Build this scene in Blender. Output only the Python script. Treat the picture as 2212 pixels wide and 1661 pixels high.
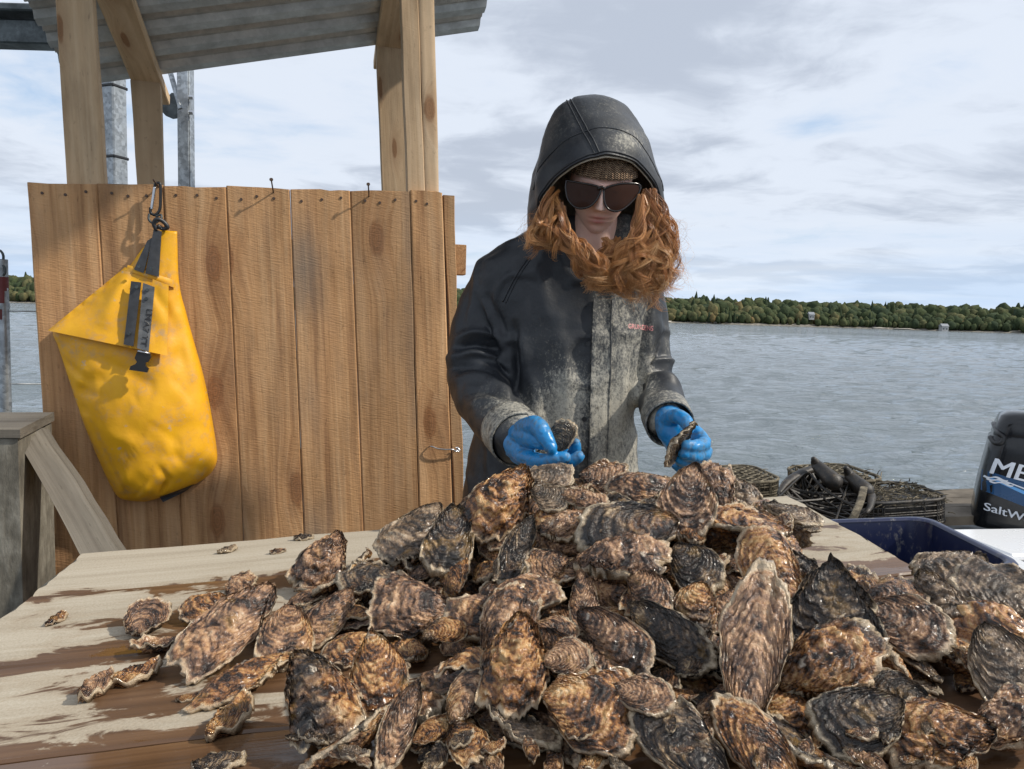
import bpy, bmesh, math, random
import numpy as np
from mathutils import Vector, Matrix
from mathutils.bvhtree import BVHTree

random.seed(7); RNG = np.random.default_rng(7)
SC = bpy.context.scene
COL = SC.collection
for o in list(bpy.data.objects): bpy.data.objects.remove(o)

# ------------------------------------------------------------------ camera
F, CX, CY = 1598.0, 1106.0, 830.5            # focal length and centre in 2212-px photo units
PITCH, ROLL, CAMZ = math.radians(5.3), math.radians(1.75), 1.6
_fw = np.array([0, math.cos(PITCH), -math.sin(PITCH)]); _r0 = np.array([1.0, 0, 0]); _u0 = np.cross(_r0, _fw)
_r = _r0*math.cos(ROLL)+_u0*math.sin(ROLL); _u = np.cross(_r, _fw)
EYE = np.array([0, 0, CAMZ])
cam = bpy.data.cameras.new('camera'); cam.sensor_width = 36; cam.lens = F/2212*36; cam.clip_start = 0.05; cam.clip_end = 6000
camo = bpy.data.objects.new('camera', cam); COL.objects.link(camo)
camo.matrix_world = Matrix([[_r[0], _u[0], -_fw[0], EYE[0]], [_r[1], _u[1], -_fw[1], EYE[1]], [_r[2], _u[2], -_fw[2], EYE[2]], [0, 0, 0, 1]])
SC.camera = camo

# ------------------------------------------------------------------ light, sky, exposure
SUN_DIR = np.array([1.0, -0.17, 0.93]); SUN_DIR /= np.linalg.norm(SUN_DIR)
SUN_EL = math.asin(SUN_DIR[2]); SUN_AZ = math.atan2(SUN_DIR[0], SUN_DIR[1])
sl = bpy.data.lights.new('sun', 'SUN'); sl.energy = 3.3; sl.angle = math.radians(1.6); sl.color = (1.0, 0.93, 0.82)
so = bpy.data.objects.new('sun', sl); COL.objects.link(so); so.location = (6, -1, 6)
so.rotation_euler = Vector(SUN_DIR).to_track_quat('Z', 'Y').to_euler()
SC.view_settings.view_transform = 'Standard'; SC.view_settings.look = 'None'
SC.view_settings.exposure = 0.30; SC.view_settings.gamma = 1.0; SC.view_settings.use_curve_mapping = False


class NT:
    """small helper to write node trees"""
    def __init__(s, nt): s.nt = nt; s.L = nt.links
    def put(s, sock, v):
        if v is None: return
        if hasattr(v, 'is_output') or isinstance(v, bpy.types.NodeSocket): s.L.new(v, sock)
        elif isinstance(v, (tuple, list)):
            sock.default_value = tuple(v)+((1.0,) if len(v) == 3 and len(sock.default_value) == 4 else ())
        elif sock.type == 'RGBA': sock.default_value = (v, v, v, 1.0)
        elif sock.type == 'VECTOR': sock.default_value = (v, v, v)
        else: sock.default_value = v
    def node(s, t, **kw):
        n = s.nt.nodes.new(t)
        for k, v in kw.items(): setattr(n, k, v)
        return n
    def noise(s, vec=None, scale=5, detail=4, rough=.55, dist=0, dims='3D', w=None):
        n = s.node('ShaderNodeTexNoise', noise_dimensions=dims)
        s.put(n.inputs['Vector'], vec); s.put(n.inputs['Scale'], scale); s.put(n.inputs['Detail'], detail)
        s.put(n.inputs['Roughness'], rough); s.put(n.inputs['Distortion'], dist)
        if w is not None: s.put(n.inputs['W'], w)
        return n.outputs['Fac']
    def vor(s, vec=None, scale=5, feature='F1', rnd=1, dims='3D'):
        n = s.node('ShaderNodeTexVoronoi', feature=feature, voronoi_dimensions=dims)
        s.put(n.inputs['Vector'], vec); s.put(n.inputs['Scale'], scale); s.put(n.inputs['Randomness'], rnd)
        return n
    def ramp(s, fac, stops, interp='LINEAR'):
        n = s.node('ShaderNodeValToRGB'); r = n.color_ramp; r.interpolation = interp
        while len(r.elements) < len(stops): r.elements.new(0.5)
        for e, (p, c) in zip(r.elements, stops):
            e.position = p; e.color = (c, c, c, 1) if not isinstance(c, (tuple, list)) else (*c, 1)
        s.put(n.inputs['Fac'], fac); return n.outputs['Color']
    def mix(s, fac, a, b, blend='MIX'):
        n = s.node('ShaderNodeMix', data_type='RGBA', blend_type=blend)
        s.put(n.inputs[0], fac); s.put(n.inputs[6], a); s.put(n.inputs[7], b); return n.outputs[2]
    def m(s, op, a, b=None, c=None, clamp=False):
        n = s.node('ShaderNodeMath', operation=op, use_clamp=clamp)
        s.put(n.inputs[0], a); s.put(n.inputs[1], b); s.put(n.inputs[2], c); return n.outputs[0]
    def vm(s, op, a, b=None):
        n = s.node('ShaderNodeVectorMath', operation=op); s.put(n.inputs[0], a); s.put(n.inputs[1], b); return n.outputs[0]
    def map(s, vec, scale=(1, 1, 1), loc=(0, 0, 0), rot=(0, 0, 0)):
        n = s.node('ShaderNodeMapping'); s.put(n.inputs[0], vec); s.put(n.inputs[1], loc); s.put(n.inputs[2], rot); s.put(n.inputs[3], scale); return n.outputs[0]
    def sep(s, v): n = s.node('ShaderNodeSeparateXYZ'); s.put(n.inputs[0], v); return n.outputs
    def comb(s, x=0, y=0, z=0):
        n = s.node('ShaderNodeCombineXYZ'); s.put(n.inputs[0], x); s.put(n.inputs[1], y); s.put(n.inputs[2], z); return n.outputs[0]
    def attr(s, name, out='Vector'): n = s.node('ShaderNodeAttribute', attribute_name=name); return n.outputs[out]
    def coord(s, out='Object'): return s.node('ShaderNodeTexCoord').outputs[out]
    def rand(s): return s.node('ShaderNodeObjectInfo').outputs['Random']
    def bump(s, h, strength=.5, dist=.01, normal=None):
        n = s.node('ShaderNodeBump'); s.put(n.inputs['Height'], h); s.put(n.inputs['Strength'], strength); s.put(n.inputs['Distance'], dist)
        if normal is not None: s.put(n.inputs['Normal'], normal)
        return n.outputs[0]


def material(name, fn):
    mt = bpy.data.materials.new(name); mt.use_nodes = True
    nt = mt.node_tree; nt.nodes.clear(); g = NT(nt)
    out = g.node('ShaderNodeOutputMaterial'); b = g.node('ShaderNodeBsdfPrincipled')
    g.L.new(b.outputs[0], out.inputs[0])
    for k, v in fn(g).items(): g.put(b.inputs[k], v)
    return mt


w = bpy.data.worlds.new('World'); SC.world = w; w.use_nodes = True
w.node_tree.nodes.clear(); g = NT(w.node_tree)
wo = g.node('ShaderNodeOutputWorld'); bg = g.node('ShaderNodeBackground'); g.L.new(bg.outputs[0], wo.inputs[0])
sky = g.node('ShaderNodeTexSky', sky_type='NISHITA'); sky.sun_disc = False
sky.sun_elevation = SUN_EL; sky.sun_rotation = SUN_AZ; sky.air_density = 1.2; sky.dust_density = 1.5; sky.ozone_density = 1.5
bg.inputs[1].default_value = 0.11
D = g.coord('Generated'); dx, dy, dz = g.sep(D)
h = g.m('ADD', g.m('MAXIMUM', dz, 0.0), 0.10)
P = g.comb(g.m('DIVIDE', dx, h), g.m('DIVIDE', dy, h), 0.0)              # cloud layer seen in perspective
warp = g.noise(P, 1.1, 3, .5)
P2 = g.vm('ADD', P, g.comb(g.m('MULTIPLY', warp, .9), g.m('MULTIPLY', warp, .5), 0))
big = g.noise(g.map(P2, (.66, .66, 1), (3.1, 1.7, 0)), 1.0, 9, .56)
fine = g.noise(g.map(P2, (2.0, 2.0, 1), (9.1, 4.0, 0)), 1.0, 10, .60)
streak = g.noise(g.map(P2, (.5, 1.6, 1), (2, 8, 0), (0, 0, .12)), 1.0, 6, .6)
cov = g.m('ADD', g.m('MULTIPLY', big, .62), g.m('ADD', g.m('MULTIPLY', fine, .22), g.m('MULTIPLY', streak, .16)))
cover = g.ramp(cov, [(.32, 0.0), (.47, 1.0)], 'EASE')
belly = g.ramp(cov, [(.485, 0.0), (.585, 1.0)], 'EASE')
bright = g.mix(belly, (5.9, 6.35, 7.1), (3.95, 4.35, 5.1))
blue = g.mix(.55, sky.outputs[0], (3.9, 5.3, 7.4))
skyc = g.mix(g.m('MULTIPLY', cover, .92), blue, bright)
low = g.ramp(dz, [(0.0, 1.0), (.16, 0.0)], 'EASE')                       # pale air and thin cloud bars near the horizon
bars = g.ramp(g.noise(g.map(D, (2.2, 2.2, 30)), 1.0, 6, .55), [(.40, 0.0), (.66, 1.0)], 'EASE')
lowc = g.mix(bars, (4.1, 5.4, 7.2), (5.9, 6.6, 7.5))
skyc = g.mix(g.m('MULTIPLY', low, .82), skyc, lowc)
g.put(bg.inputs[0], skyc)


# ------------------------------------------------------------------ geometry helpers
def ray(px, py): return _fw+_r*(px-CX)/F-_u*(py-CY)/F
def U(px, py, Y):
    d = ray(px, py); return EYE+d*(Y/d[1])
def onplane(px, py, p0, n):
    d = ray(px, py); return EYE+d*(np.dot(np.asarray(p0)-EYE, n)/np.dot(d, n))
def proj(P):
    v = np.asarray(P, float)-EYE; z = v@_fw; return CX+F*(v@_r)/z, CY-F*(v@_u)/z
def nrm(v): v = np.asarray(v, float); return v/np.linalg.norm(v)

_P = np.array([127.1, 311.7, 74.7])
def _hash(I):
    n = (I[..., 0].astype(np.int64)*374761393+I[..., 1].astype(np.int64)*668265263+I[..., 2].astype(np.int64)*2147483647) & 0xffffffff
    n = ((n ^ (n >> 13))*1274126177) & 0xffffffff
    return ((n ^ (n >> 16)) & 0xffff)/65535.0
def vnoise(P):
    P = np.asarray(P, float); I = np.floor(P); f = P-I; f = f*f*(3-2*f); r = 0
    for dx in (0, 1):
        for dy in (0, 1):
            for dz in (0, 1):
                w_ = (f[..., 0] if dx else 1-f[..., 0])*(f[..., 1] if dy else 1-f[..., 1])*(f[..., 2] if dz else 1-f[..., 2])
                r = r+w_*_hash(I+np.array([dx, dy, dz]))
    return r*2-1
def fbm(P, o=4, g_=.5):
    P = np.asarray(P, float); a, s, r = 1.0, 1.0, 0
    for i in range(o): r = r+a*vnoise(P*s+i*17.3); a *= g_; s *= 2.03
    return r

def link(o, parent=None):
    COL.objects.link(o)
    if parent is not None:
        o.parent = parent; o.matrix_parent_inverse = parent.matrix_basis.inverted()
    return o
def mk(name, V, Fc, mat=None, parent=None, smooth=False, attrs=None, sharp=None):
    """one mesh object from vertices and faces given in world space"""
    me = bpy.data.meshes.new(name)
    V = np.asarray(V, float); Fl = Fc.tolist() if isinstance(Fc, np.ndarray) else [tuple(int(i) for i in f) for f in Fc]
    me.from_pydata(V.tolist(), [], Fl); me.update()
    if smooth:
        me.polygons.foreach_set('use_smooth', [True]*len(me.polygons))
        if sharp: me.set_sharp_from_angle(angle=math.radians(sharp))
    for k, a in (attrs or {}).items():
        a = np.asarray(a, float)
        t = 'FLOAT' if a.ndim == 1 else 'FLOAT_VECTOR'
        at = me.attributes.new(k, t, 'POINT'); at.data.foreach_set('value' if a.ndim == 1 else 'vector', a.ravel())
    if mat is not None: me.materials.append(mat)
    return link(bpy.data.objects.new(name, me), parent)
def empty(name, loc): 
    o = bpy.data.objects.new(name, None); o.empty_display_size = .1; o.location = tuple(float(x) for x in loc)
    o.matrix_basis = Matrix.Translation(o.location); COL.objects.link(o); return o
def tag(o, label, cat=None, group=None, kind=None):
    if label: o['label'] = label
    if cat: o['category'] = cat
    if group: o['group'] = group
    if kind: o['kind'] = kind
    return o

class MB:
    def __init__(s): s.V = []; s.F = []; s.n = 0; s.A = []
    def add(s, V, Fc, a=0.0):
        V = np.asarray(V, float); s.V.append(V); s.F += [tuple(int(i)+s.n for i in f) for f in Fc]; s.n += len(V); s.A.append(np.full(len(V), a)); return s
    def build(s, name, mat, parent=None, smooth=False, sharp=None, attr=None):
        return mk(name, np.concatenate(s.V), s.F, mat, parent, smooth, {attr: np.concatenate(s.A)} if attr else None, sharp)

def box(c, size, ax=None, ch=0.003):
    """chamfered box: centre, full sizes, 3 axes"""
    ax = np.eye(3) if ax is None else np.asarray(ax, float); h = np.asarray(size, float)/2; ch = min(ch, *(h*.9)); V = []; idx = {}
    for sx in (-1, 1):
        for sy in (-1, 1):
            for sz in (-1, 1):
                s = np.array([sx, sy, sz])
                for k in range(3):
                    p = s*(h-ch); p[k] = s[k]*h[k]; idx[(sx, sy, sz, k)] = len(V); V.append(np.asarray(c)+p@ax)
    Fc = []
    for k in range(3):
        a, b = [(1, 2), (2, 0), (0, 1)][k]
        for s in (-1, 1):
            q = []
            for (u_, v_) in ((-1, -1), (1, -1), (1, 1), (-1, 1)):
                t = [0, 0, 0]; t[k] = s; t[a] = u_; t[b] = v_; q.append(idx[(*t, k)])
            Fc.append(q if s > 0 else q[::-1])
    for k in range(3):
        a, b = [(1, 2), (2, 0), (0, 1)][k]
        for u_ in (-1, 1):
            for v_ in (-1, 1):
                t0 = [0, 0, 0]; t0[a] = u_; t0[b] = v_; t1 = list(t0); t0[k] = -1; t1[k] = 1
                q = [idx[(*t0, a)], idx[(*t1, a)], idx[(*t1, b)], idx[(*t0, b)]]; Fc.append(q if u_*v_ < 0 else q[::-1])
    for sx in (-1, 1):
        for sy in (-1, 1):
            for sz in (-1, 1):
                q = [idx[(sx, sy, sz, k)] for k in range(3)]; Fc.append(q if sx*sy*sz > 0 else q[::-1])
    return np.array(V), Fc

def frames(P):
    P = np.asarray(P, float); T = np.gradient(P, axis=0); T /= np.linalg.norm(T, axis=1)[:, None]+1e-12
    up = np.array([0, 0, 1.0]) if abs(T[0][2]) < .9 else np.array([1.0, 0, 0]); N = []; n = np.cross(T[0], up); n /= np.linalg.norm(n)
    for t in T:
        n = n-t*np.dot(n, t); n /= np.linalg.norm(n)+1e-12; N.append(n.copy())
    N = np.array(N); return T, N, np.cross(T, N)
def tube(P, r, seg=10, caps=True, rnd=False, flat=1.0):
    P = np.asarray(P, float); r = np.broadcast_to(np.asarray(r, float), (len(P),)).copy()
    if rnd:      # hemispherical ends
        a = P[0]-P[1]; a /= np.linalg.norm(a); b = P[-1]-P[-2]; b /= np.linalg.norm(b); ks = [.95, .75, .4]
        P = np.concatenate([[P[0]+a*r[0]*k for k in ks], P, [P[-1]+b*r[-1]*k for k in ks[::-1]]])
        r = np.concatenate([[r[0]*math.sqrt(1-k*k) for k in ks], r, [r[-1]*math.sqrt(1-k*k) for k in ks[::-1]]])
    T, N, B = frames(P); t = np.linspace(0, 2*np.pi, seg, endpoint=False)
    V = (P[:, None]+(N[:, None]*np.cos(t)[None, :, None]+B[:, None]*np.sin(t)[None, :, None]*flat)*r[:, None, None]).reshape(-1, 3); n = len(P); Fc = []
    for i in range(n-1):
        for j in range(seg):
            k = (j+1) % seg; Fc.append((i*seg+j, i*seg+k, (i+1)*seg+k, (i+1)*seg+j))
    if caps: Fc.append(tuple(range(seg))[::-1]); Fc.append(tuple((n-1)*seg+j for j in range(seg)))
    return V, Fc
def loft(rings, closed=True, caps=True):
    n, s = len(rings), len(rings[0]); V = np.concatenate([np.asarray(r_, float) for r_ in rings]); Fc = []
    for i in range(n-1):
        for j in range(s if closed else s-1):
            k = (j+1) % s; Fc.append((i*s+j, i*s+k, (i+1)*s+k, (i+1)*s+j))
    if caps: Fc.append(tuple(range(s))[::-1]); Fc.append(tuple((n-1)*s+j for j in range(s)))
    return V, Fc
def spline(P, n):
    """Catmull-Rom through points"""
    P = np.asarray(P, float); Q = np.concatenate([[2*P[0]-P[1]], P, [2*P[-1]-P[-2]]]); t = np.linspace(0, len(P)-1-1e-9, n); i = t.astype(int); f = (t-i)[:, None]
    a, b, c, d = Q[i], Q[i+1], Q[i+2], Q[i+3]
    return .5*((2*b)+(-a+c)*f+(2*a-5*b+4*c-d)*f*f+(-a+3*b-3*c+d)*f**3)
def remesh(parts, voxel, smooth=6, fac=.5):
    """union of closed shapes as one continuous surface"""
    mb = MB()
    for V, Fc in parts: mb.add(V, Fc)
    o = mb.build('tmp', None); m1 = o.modifiers.new('r', 'REMESH'); m1.mode = 'VOXEL'; m1.voxel_size = voxel
    if smooth: m2 = o.modifiers.new('s', 'SMOOTH'); m2.factor = fac; m2.iterations = smooth
    ev = o.evaluated_get(bpy.context.evaluated_depsgraph_get()); me = ev.to_mesh(); n = len(me.vertices)
    V = np.empty(n*3); me.vertices.foreach_get('co', V); Fc = [tuple(p.vertices) for p in me.polygons]
    ev.to_mesh_clear(); me0 = o.data; bpy.data.objects.remove(o); bpy.data.meshes.remove(me0)
    return V.reshape(-1, 3), Fc
def vnormals(V, Fc):
    Fq = np.array([f if len(f) == 4 else (f[0], f[1], f[2], f[2]) for f in Fc]); n = np.cross(V[Fq[:, 2]]-V[Fq[:, 0]], V[Fq[:, 3]]-V[Fq[:, 1]]); N = np.zeros_like(V)
    for k in range(4): np.add.at(N, Fq[:, k], n)
    return N/(np.linalg.norm(N, axis=1)[:, None]+1e-12)
def text_mesh(body, offset=0.0, shear=0.0):
    """flat letters: vertices (x, y) in em units and faces"""
    cu = bpy.data.curves.new('t', 'FONT'); cu.body = body; cu.offset = offset; cu.shear = shear; cu.resolution_u = 3
    o = bpy.data.objects.new('t', cu); COL.objects.link(o); ev = o.evaluated_get(bpy.context.evaluated_depsgraph_get()); me = ev.to_mesh()
    bm = bmesh.new(); bm.from_mesh(me); bmesh.ops.subdivide_edges(bm, edges=[e for e in bm.edges if e.calc_length() > .3], cuts=2)
    V = np.array([v.co[:] for v in bm.verts]); Fc = [tuple(v.index for v in f.verts) for f in bm.faces]
    bm.free(); ev.to_mesh_clear(); bpy.data.objects.remove(o); bpy.data.curves.remove(cu); return V, Fc

def plank(name, BL, BR, TR, TL, th, mat, parent=None, n=14, nc=4, jit=.0015, warp=.001, ch=.002, seed=0, wetfn=None, ends=0.0, stain=None):
    """a sawn board: four corners of its show face (grain runs B to T), thickness vector, uneven edges"""
    BL, BR, TR, TL, th = [np.asarray(a, float) for a in (BL, BR, TR, TL, th)]
    rg = np.random.default_rng(seed+11); L = np.linalg.norm(TL-BL); Wd = np.linalg.norm(BR-BL); T_ = np.linalg.norm(th); nf = nc
    prof = [(0, ch/T_)]+[(ch/Wd+(1-2*ch/Wd)*k/nf, 0) for k in range(nf+1)]+[(1, ch/T_), (1, 1-ch/T_), (1-ch/Wd, 1), (ch/Wd, 1), (0, 1-ch/T_)]
    tn = -th/T_; rings = []; G = []; sx = nrm(BR-BL)
    for i in range(n+1):
        t = i/n; l = BL+(TL-BL)*t; r_ = BR+(TR-BR)*t
        l = l+sx*jit*fbm(np.array([t*L*9, seed*3.1, 0]), 3)*1.0; r_ = r_+sx*jit*fbm(np.array([t*L*9, seed*3.1+50, 0]), 3)
        for (a, d) in prof:
            p = l+(r_-l)*a+th*d
            if d < .5: p = p+tn*warp*fbm(np.array([t*L*5, a*2, seed*7.7]), 3)
            if ends and i in (0, n): p = p+nrm(TL-BL)*ends*fbm(np.array([a*9, seed*1.3, i]), 2)
            rings.append(p); G.append((t*L+seed*1.37, a*Wd+seed*.53, d*T_+(.4 if d > .5 else 0)))
    s = len(prof); R = [rings[i*s:(i+1)*s] for i in range(n+1)]; V, Fc = loft(R); at = {'gc': np.array(G)}
    if np.dot(np.cross(BR-BL, TL-BL), th) > 0: Fc = [f[::-1] for f in Fc]
    at['wet'] = np.array([wetfn(p) for p in V]) if wetfn else np.zeros(len(V))
    at['stain'] = np.array([stain((j % s)/max(s-1, 1), j//s/n, prof[j % s]) for j in range(len(V))]) if stain else np.zeros(len(V))
    return mk(name, V, Fc, mat, parent, True, at, 35)

# ------------------------------------------------------------------ materials
def wood(light, mid, dark, knot=(.20, .075, .022), rough=.78, knots=.55, saw=1.0, grey=.0, greyc=(.16, .145, .125), bumpd=.004, kscale=(3.0, 7.5)):
    def fn(g):
        gc = g.attr('gc'); r = g.rand(); off = g.comb(g.m('MULTIPLY', r, 41.0), g.m('MULTIPLY', r, 17.0), 0)
        p = g.vm('ADD', gc, off); x, y, z = g.sep(p)
        kv = g.vor(g.comb(g.m('MULTIPLY', x, kscale[0]), g.m('MULTIPLY', y, kscale[1]), 0), 1.0, dims='2D'); kd = g.m('ADD', kv.outputs['Distance'], g.m('MULTIPLY', g.m('SUBTRACT', g.noise(g.comb(g.m('MULTIPLY', x, 26), g.m('MULTIPLY', y, 40), 0), 1.0, 3, .6), .5), .09))
        on = g.m('GREATER_THAN', g.sep(kv.outputs['Color'])[0], 1-knots)
        infl = g.m('MULTIPLY', g.ramp(kd, [(0, 1.0), (.55, 0.0)], 'EASE'), on)
        km = g.m('MULTIPLY', g.ramp(kd, [(.11, 1.0), (.17, 0.0)], 'EASE'), on)
        yy = g.m('ADD', y, g.m('MULTIPLY', infl, .034))
        grain = g.noise(g.comb(g.m('MULTIPLY', x, 2.2), g.m('MULTIPLY', yy, 60), g.m('MULTIPLY', z, 60)), 1.0, 5, .6, .25)
        bandn = g.noise(g.comb(g.m('MULTIPLY', x, .9), g.m('MULTIPLY', yy, 17), g.m('MULTIPLY', z, 9)), 1.0, 3, .5, .35)
        c = g.ramp(g.m('ADD', g.m('MULTIPLY', grain, .55), g.m('MULTIPLY', bandn, .45)), [(.30, dark), (.50, mid), (.68, light)])
        c = g.mix(g.m('MULTIPLY', infl, .35), c, knot)
        rings = g.ramp(g.m('SINE', g.m('ADD', g.m('MULTIPLY', kd, 150), g.m('MULTIPLY', grain, 7))), [(.2, .78), (.9, 1.12)])
        c = g.mix(g.m('MULTIPLY', km, .65), c, g.mix(1.0, knot, rings, 'MULTIPLY'))
        mot = g.noise(g.comb(g.m('MULTIPLY', x, 3.1), g.m('MULTIPLY', y, 9), z), 1.0, 5, .6)
        c = g.mix(1.0, c, g.ramp(mot, [(.25, .62), (.5, .95), (.75, 1.15)]), 'MULTIPLY')
        fleck = g.ramp(g.noise(g.comb(g.m('MULTIPLY', x, 30), g.m('MULTIPLY', y, 90), z), 1.0, 3, .6), [(.27, .45), (.38, 1.0)])
        c = g.mix(.55, c, g.mix(1.0, c, fleck, 'MULTIPLY'))
        rv = g.ramp(r, [(0, .84), (1, 1.14)]); c = g.mix(1.0, c, rv, 'MULTIPLY'); c = g.mix(g.m('MULTIPLY', g.m('FRACT', g.m('MULTIPLY', r, 5.7)), .26), c, g.mix(1.0, c, (.98, 1.06, 1.22), 'MULTIPLY'))
        st = g.m('ADD', g.attr('stain', 'Fac'), g.m('MULTIPLY', g.ramp(g.noise(g.comb(g.m('MULTIPLY', x, 4), g.m('MULTIPLY', y, 14), z), 1.0, 5, .65), [(.45, 0), (.72, 1)]), grey), clamp=True)
        c = g.mix(st, c, greyc)
        sx = g.noise(g.comb(g.m('ADD', g.m('MULTIPLY', x, 240), g.m('MULTIPLY', y, 55)), g.m('MULTIPLY', y, 30), z), 1.0, 2, .6)
        sline = g.noise(g.comb(g.m('MULTIPLY', x, 48), g.m('MULTIPLY', y, .8), z), 1.0, 1, .5)
        hgt = g.m('ADD', g.m('MULTIPLY', grain, .7), g.m('ADD', g.m('MULTIPLY', sx, .65*saw), g.m('MULTIPLY', sline, .25*saw)))
        return {'Base Color': c, 'Roughness': rough, 'Normal': g.bump(hgt, .75, bumpd), 'Specular IOR Level': .25}
    return fn
M = {}
M['board'] = material('rough_sawn_board', wood((.60, .37, .19), (.47, .262, .12), (.235, .112, .048), knot=(.25, .10, .036), grey=.22, saw=.9, bumpd=.0035, kscale=(2.6, 6.2), knots=.24))
M['stud'] = material('planed_stud', wood((.60, .45, .29), (.52, .37, .225), (.40, .27, .15), knots=.35, saw=.35, bumpd=.002, kscale=(3.5, 13), grey=.08, greyc=(.35, .28, .20)))
M['grey_wood'] = material('weathered_wood', wood((.23, .205, .165), (.165, .145, .115), (.085, .07, .055), knots=.0, saw=.6, grey=.5))

def f_tabletop(g):
    gc = g.attr('gc'); r = g.rand(); p = g.vm('ADD', gc, g.comb(g.m('MULTIPLY', r, 31), g.m('MULTIPLY', r, 11), 0)); x, y, z = g.sep(p)
    grain = g.noise(g.comb(g.m('MULTIPLY', x, 2.0), g.m('MULTIPLY', y, 55), g.m('MULTIPLY', z, 40)), 1, 5, .6, .6)
    gr2 = g.noise(g.comb(g.m('MULTIPLY', x, .9), g.m('MULTIPLY', y, 16), z), 1, 4, .6, .8)
    sand = g.noise(g.comb(g.m('MULTIPLY', x, 260), g.m('MULTIPLY', y, 260), z), 1, 2, .6)
    dry = g.ramp(g.m('ADD', g.m('MULTIPLY', grain, .3), g.m('ADD', g.m('MULTIPLY', sand, .35), g.m('MULTIPLY', gr2, .35))), [(.32, (.28, .24, .18)), (.5, (.41, .36, .28)), (.66, (.50, .455, .37))])
    wetc = g.ramp(g.m('ADD', g.m('MULTIPLY', grain, .6), g.m('MULTIPLY', gr2, .4)), [(.32, (.050, .026, .013)), (.52, (.115, .060, .029)), (.72, (.19, .108, .054))])
    edge = g.noise(g.comb(g.m('MULTIPLY', x, 8.0), g.m('MULTIPLY', y, 19), z), 1, 7, .64, .9)
    big = g.noise(g.comb(g.m('MULTIPLY', x, 4.2), g.m('MULTIPLY', y, 9), 3.3), 1, 4, .55)
    w0 = g.m('ADD', g.attr('wet', 'Fac'), g.m('ADD', g.m('MULTIPLY', g.m('SUBTRACT', edge, .5), 1.15), g.m('MULTIPLY', g.m('SUBTRACT', big, .5), 1.2)))
    wet = g.ramp(w0, [(.47, 0.0), (.56, 1.0)], 'EASE'); damp = g.ramp(w0, [(.22, 0.0), (.52, 1.0)], 'EASE')
    pud = g.ramp(w0, [(.78, 0.0), (.95, 1.0)], 'EASE')
    c = g.mix(g.m('MULTIPLY', damp, .28), dry, (.26, .18, .105)); c = g.mix(wet, c, wetc)
    grit = g.ramp(g.noise(g.comb(g.m('MULTIPLY', x, 95), g.m('MULTIPLY', y, 95), 7), 1, 3, .7), [(.68, 0.0), (.74, 1.0)])
    c = g.mix(g.m('MULTIPLY', grit, .5), c, (.33, .27, .2))
    rg = g.mix(wet, .85, g.mix(pud, .46, .10))
    h = g.m('ADD', g.m('MULTIPLY', grain, .8), g.m('MULTIPLY', g.m('MULTIPLY', sand, .5), g.m('SUBTRACT', 1.0, wet)))
    return {'Base Color': c, 'Roughness': rg, 'Normal': g.bump(h, g.mix(pud, .5, .12), .0025), 'Specular IOR Level': g.mix(wet, .2, .5)}
M['tabletop'] = material('wet_table_plank', f_tabletop)

def f_galv(base=(.42, .45, .47), spots=1.0, rough=.42):
    def fn(g):
        P = g.coord('Object'); v = g.vor(P, 85); n = g.noise(P, 14, 5, .6)
        c = g.mix(1.0, base, g.ramp(g.sep(v.outputs['Color'])[0], [(0, 1-.35*spots), (1, 1+.12*spots)]), 'MULTIPLY')
        c = g.mix(1.0, c, g.ramp(n, [(.3, .72), (.7, 1.1)]), 'MULTIPLY')
        return {'Base Color': c, 'Metallic': .75, 'Roughness': g.ramp(n, [(.3, rough+.12), (.7, rough-.08)]), 'Normal': g.bump(n, .15, .002)}
    return fn
M['galv'] = material('galvanised_steel', f_galv())
M['dark_steel'] = material('dark_painted_steel', f_galv((.10, .115, .12), .6, .5))
M['roof'] = material('galvalume_sheet', f_galv((.55, .57, .57), .2, .45))
def plain(c, rough=.5, metal=0.0, ns=30, var=.25, bump=.1, bd=.002, spec=.5):
    def fn(g):
        n = g.noise(g.coord('Object'), ns, 5, .6)
        return {'Base Color': g.mix(1.0, c, g.ramp(n, [(.3, 1-var), (.7, 1+var*.5)]), 'MULTIPLY'), 'Roughness': g.ramp(n, [(.3, min(1, rough+.1)), (.7, max(.03, rough-.08))]),
                'Metallic': metal, 'Normal': g.bump(n, bump, bd), 'Specular IOR Level': spec}
    return fn
M['black'] = material('black_plastic', plain((.012, .012, .013), .38))
M['black_gloss'] = material('black_gloss_paint', plain((.010, .011, .013), .16, var=.1, bump=.02))
M['steel'] = material('bright_steel', plain((.55, .56, .58), .28, 1.0))
M['rust'] = material('rusty_iron', plain((.10, .07, .055), .6, .6))
M['red'] = material('faded_red_tape', plain((.13, .022, .022), .6))
M['white'] = material('white_gelcoat', plain((.72, .73, .74), .25, ns=9, var=.08))
M['sticker'] = material('white_vinyl', plain((.72, .76, .82), .35, ns=9, var=.05, bump=0))
M['blue1'] = material('navy_vinyl', plain((.006, .06, .16), .3, ns=9, var=.05, bump=0))
M['blue2'] = material('sky_blue_vinyl', plain((.12, .38, .75), .3, ns=9, var=.05, bump=0))
M['lead'] = material('pencil_grey', plain((.25, .27, .29), .5))
def f_box(g):
    P = g.coord('Object'); n = g.noise(P, 9, 8, .68); n2 = g.noise(g.map(P, (1, 1, .3)), 34, 6, .7)
    c = g.ramp(g.m('ADD', g.m('MULTIPLY', n, .55), g.m('MULTIPLY', n2, .45)), [(.34, (.05, .044, .034)), (.5, (.15, .135, .105)), (.66, (.30, .28, .23))])
    return {'Base Color': c, 'Roughness': .85, 'Normal': g.bump(n2, .6, .006)}
M['box'] = material('dirty_weathered_panel', f_box)
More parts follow.
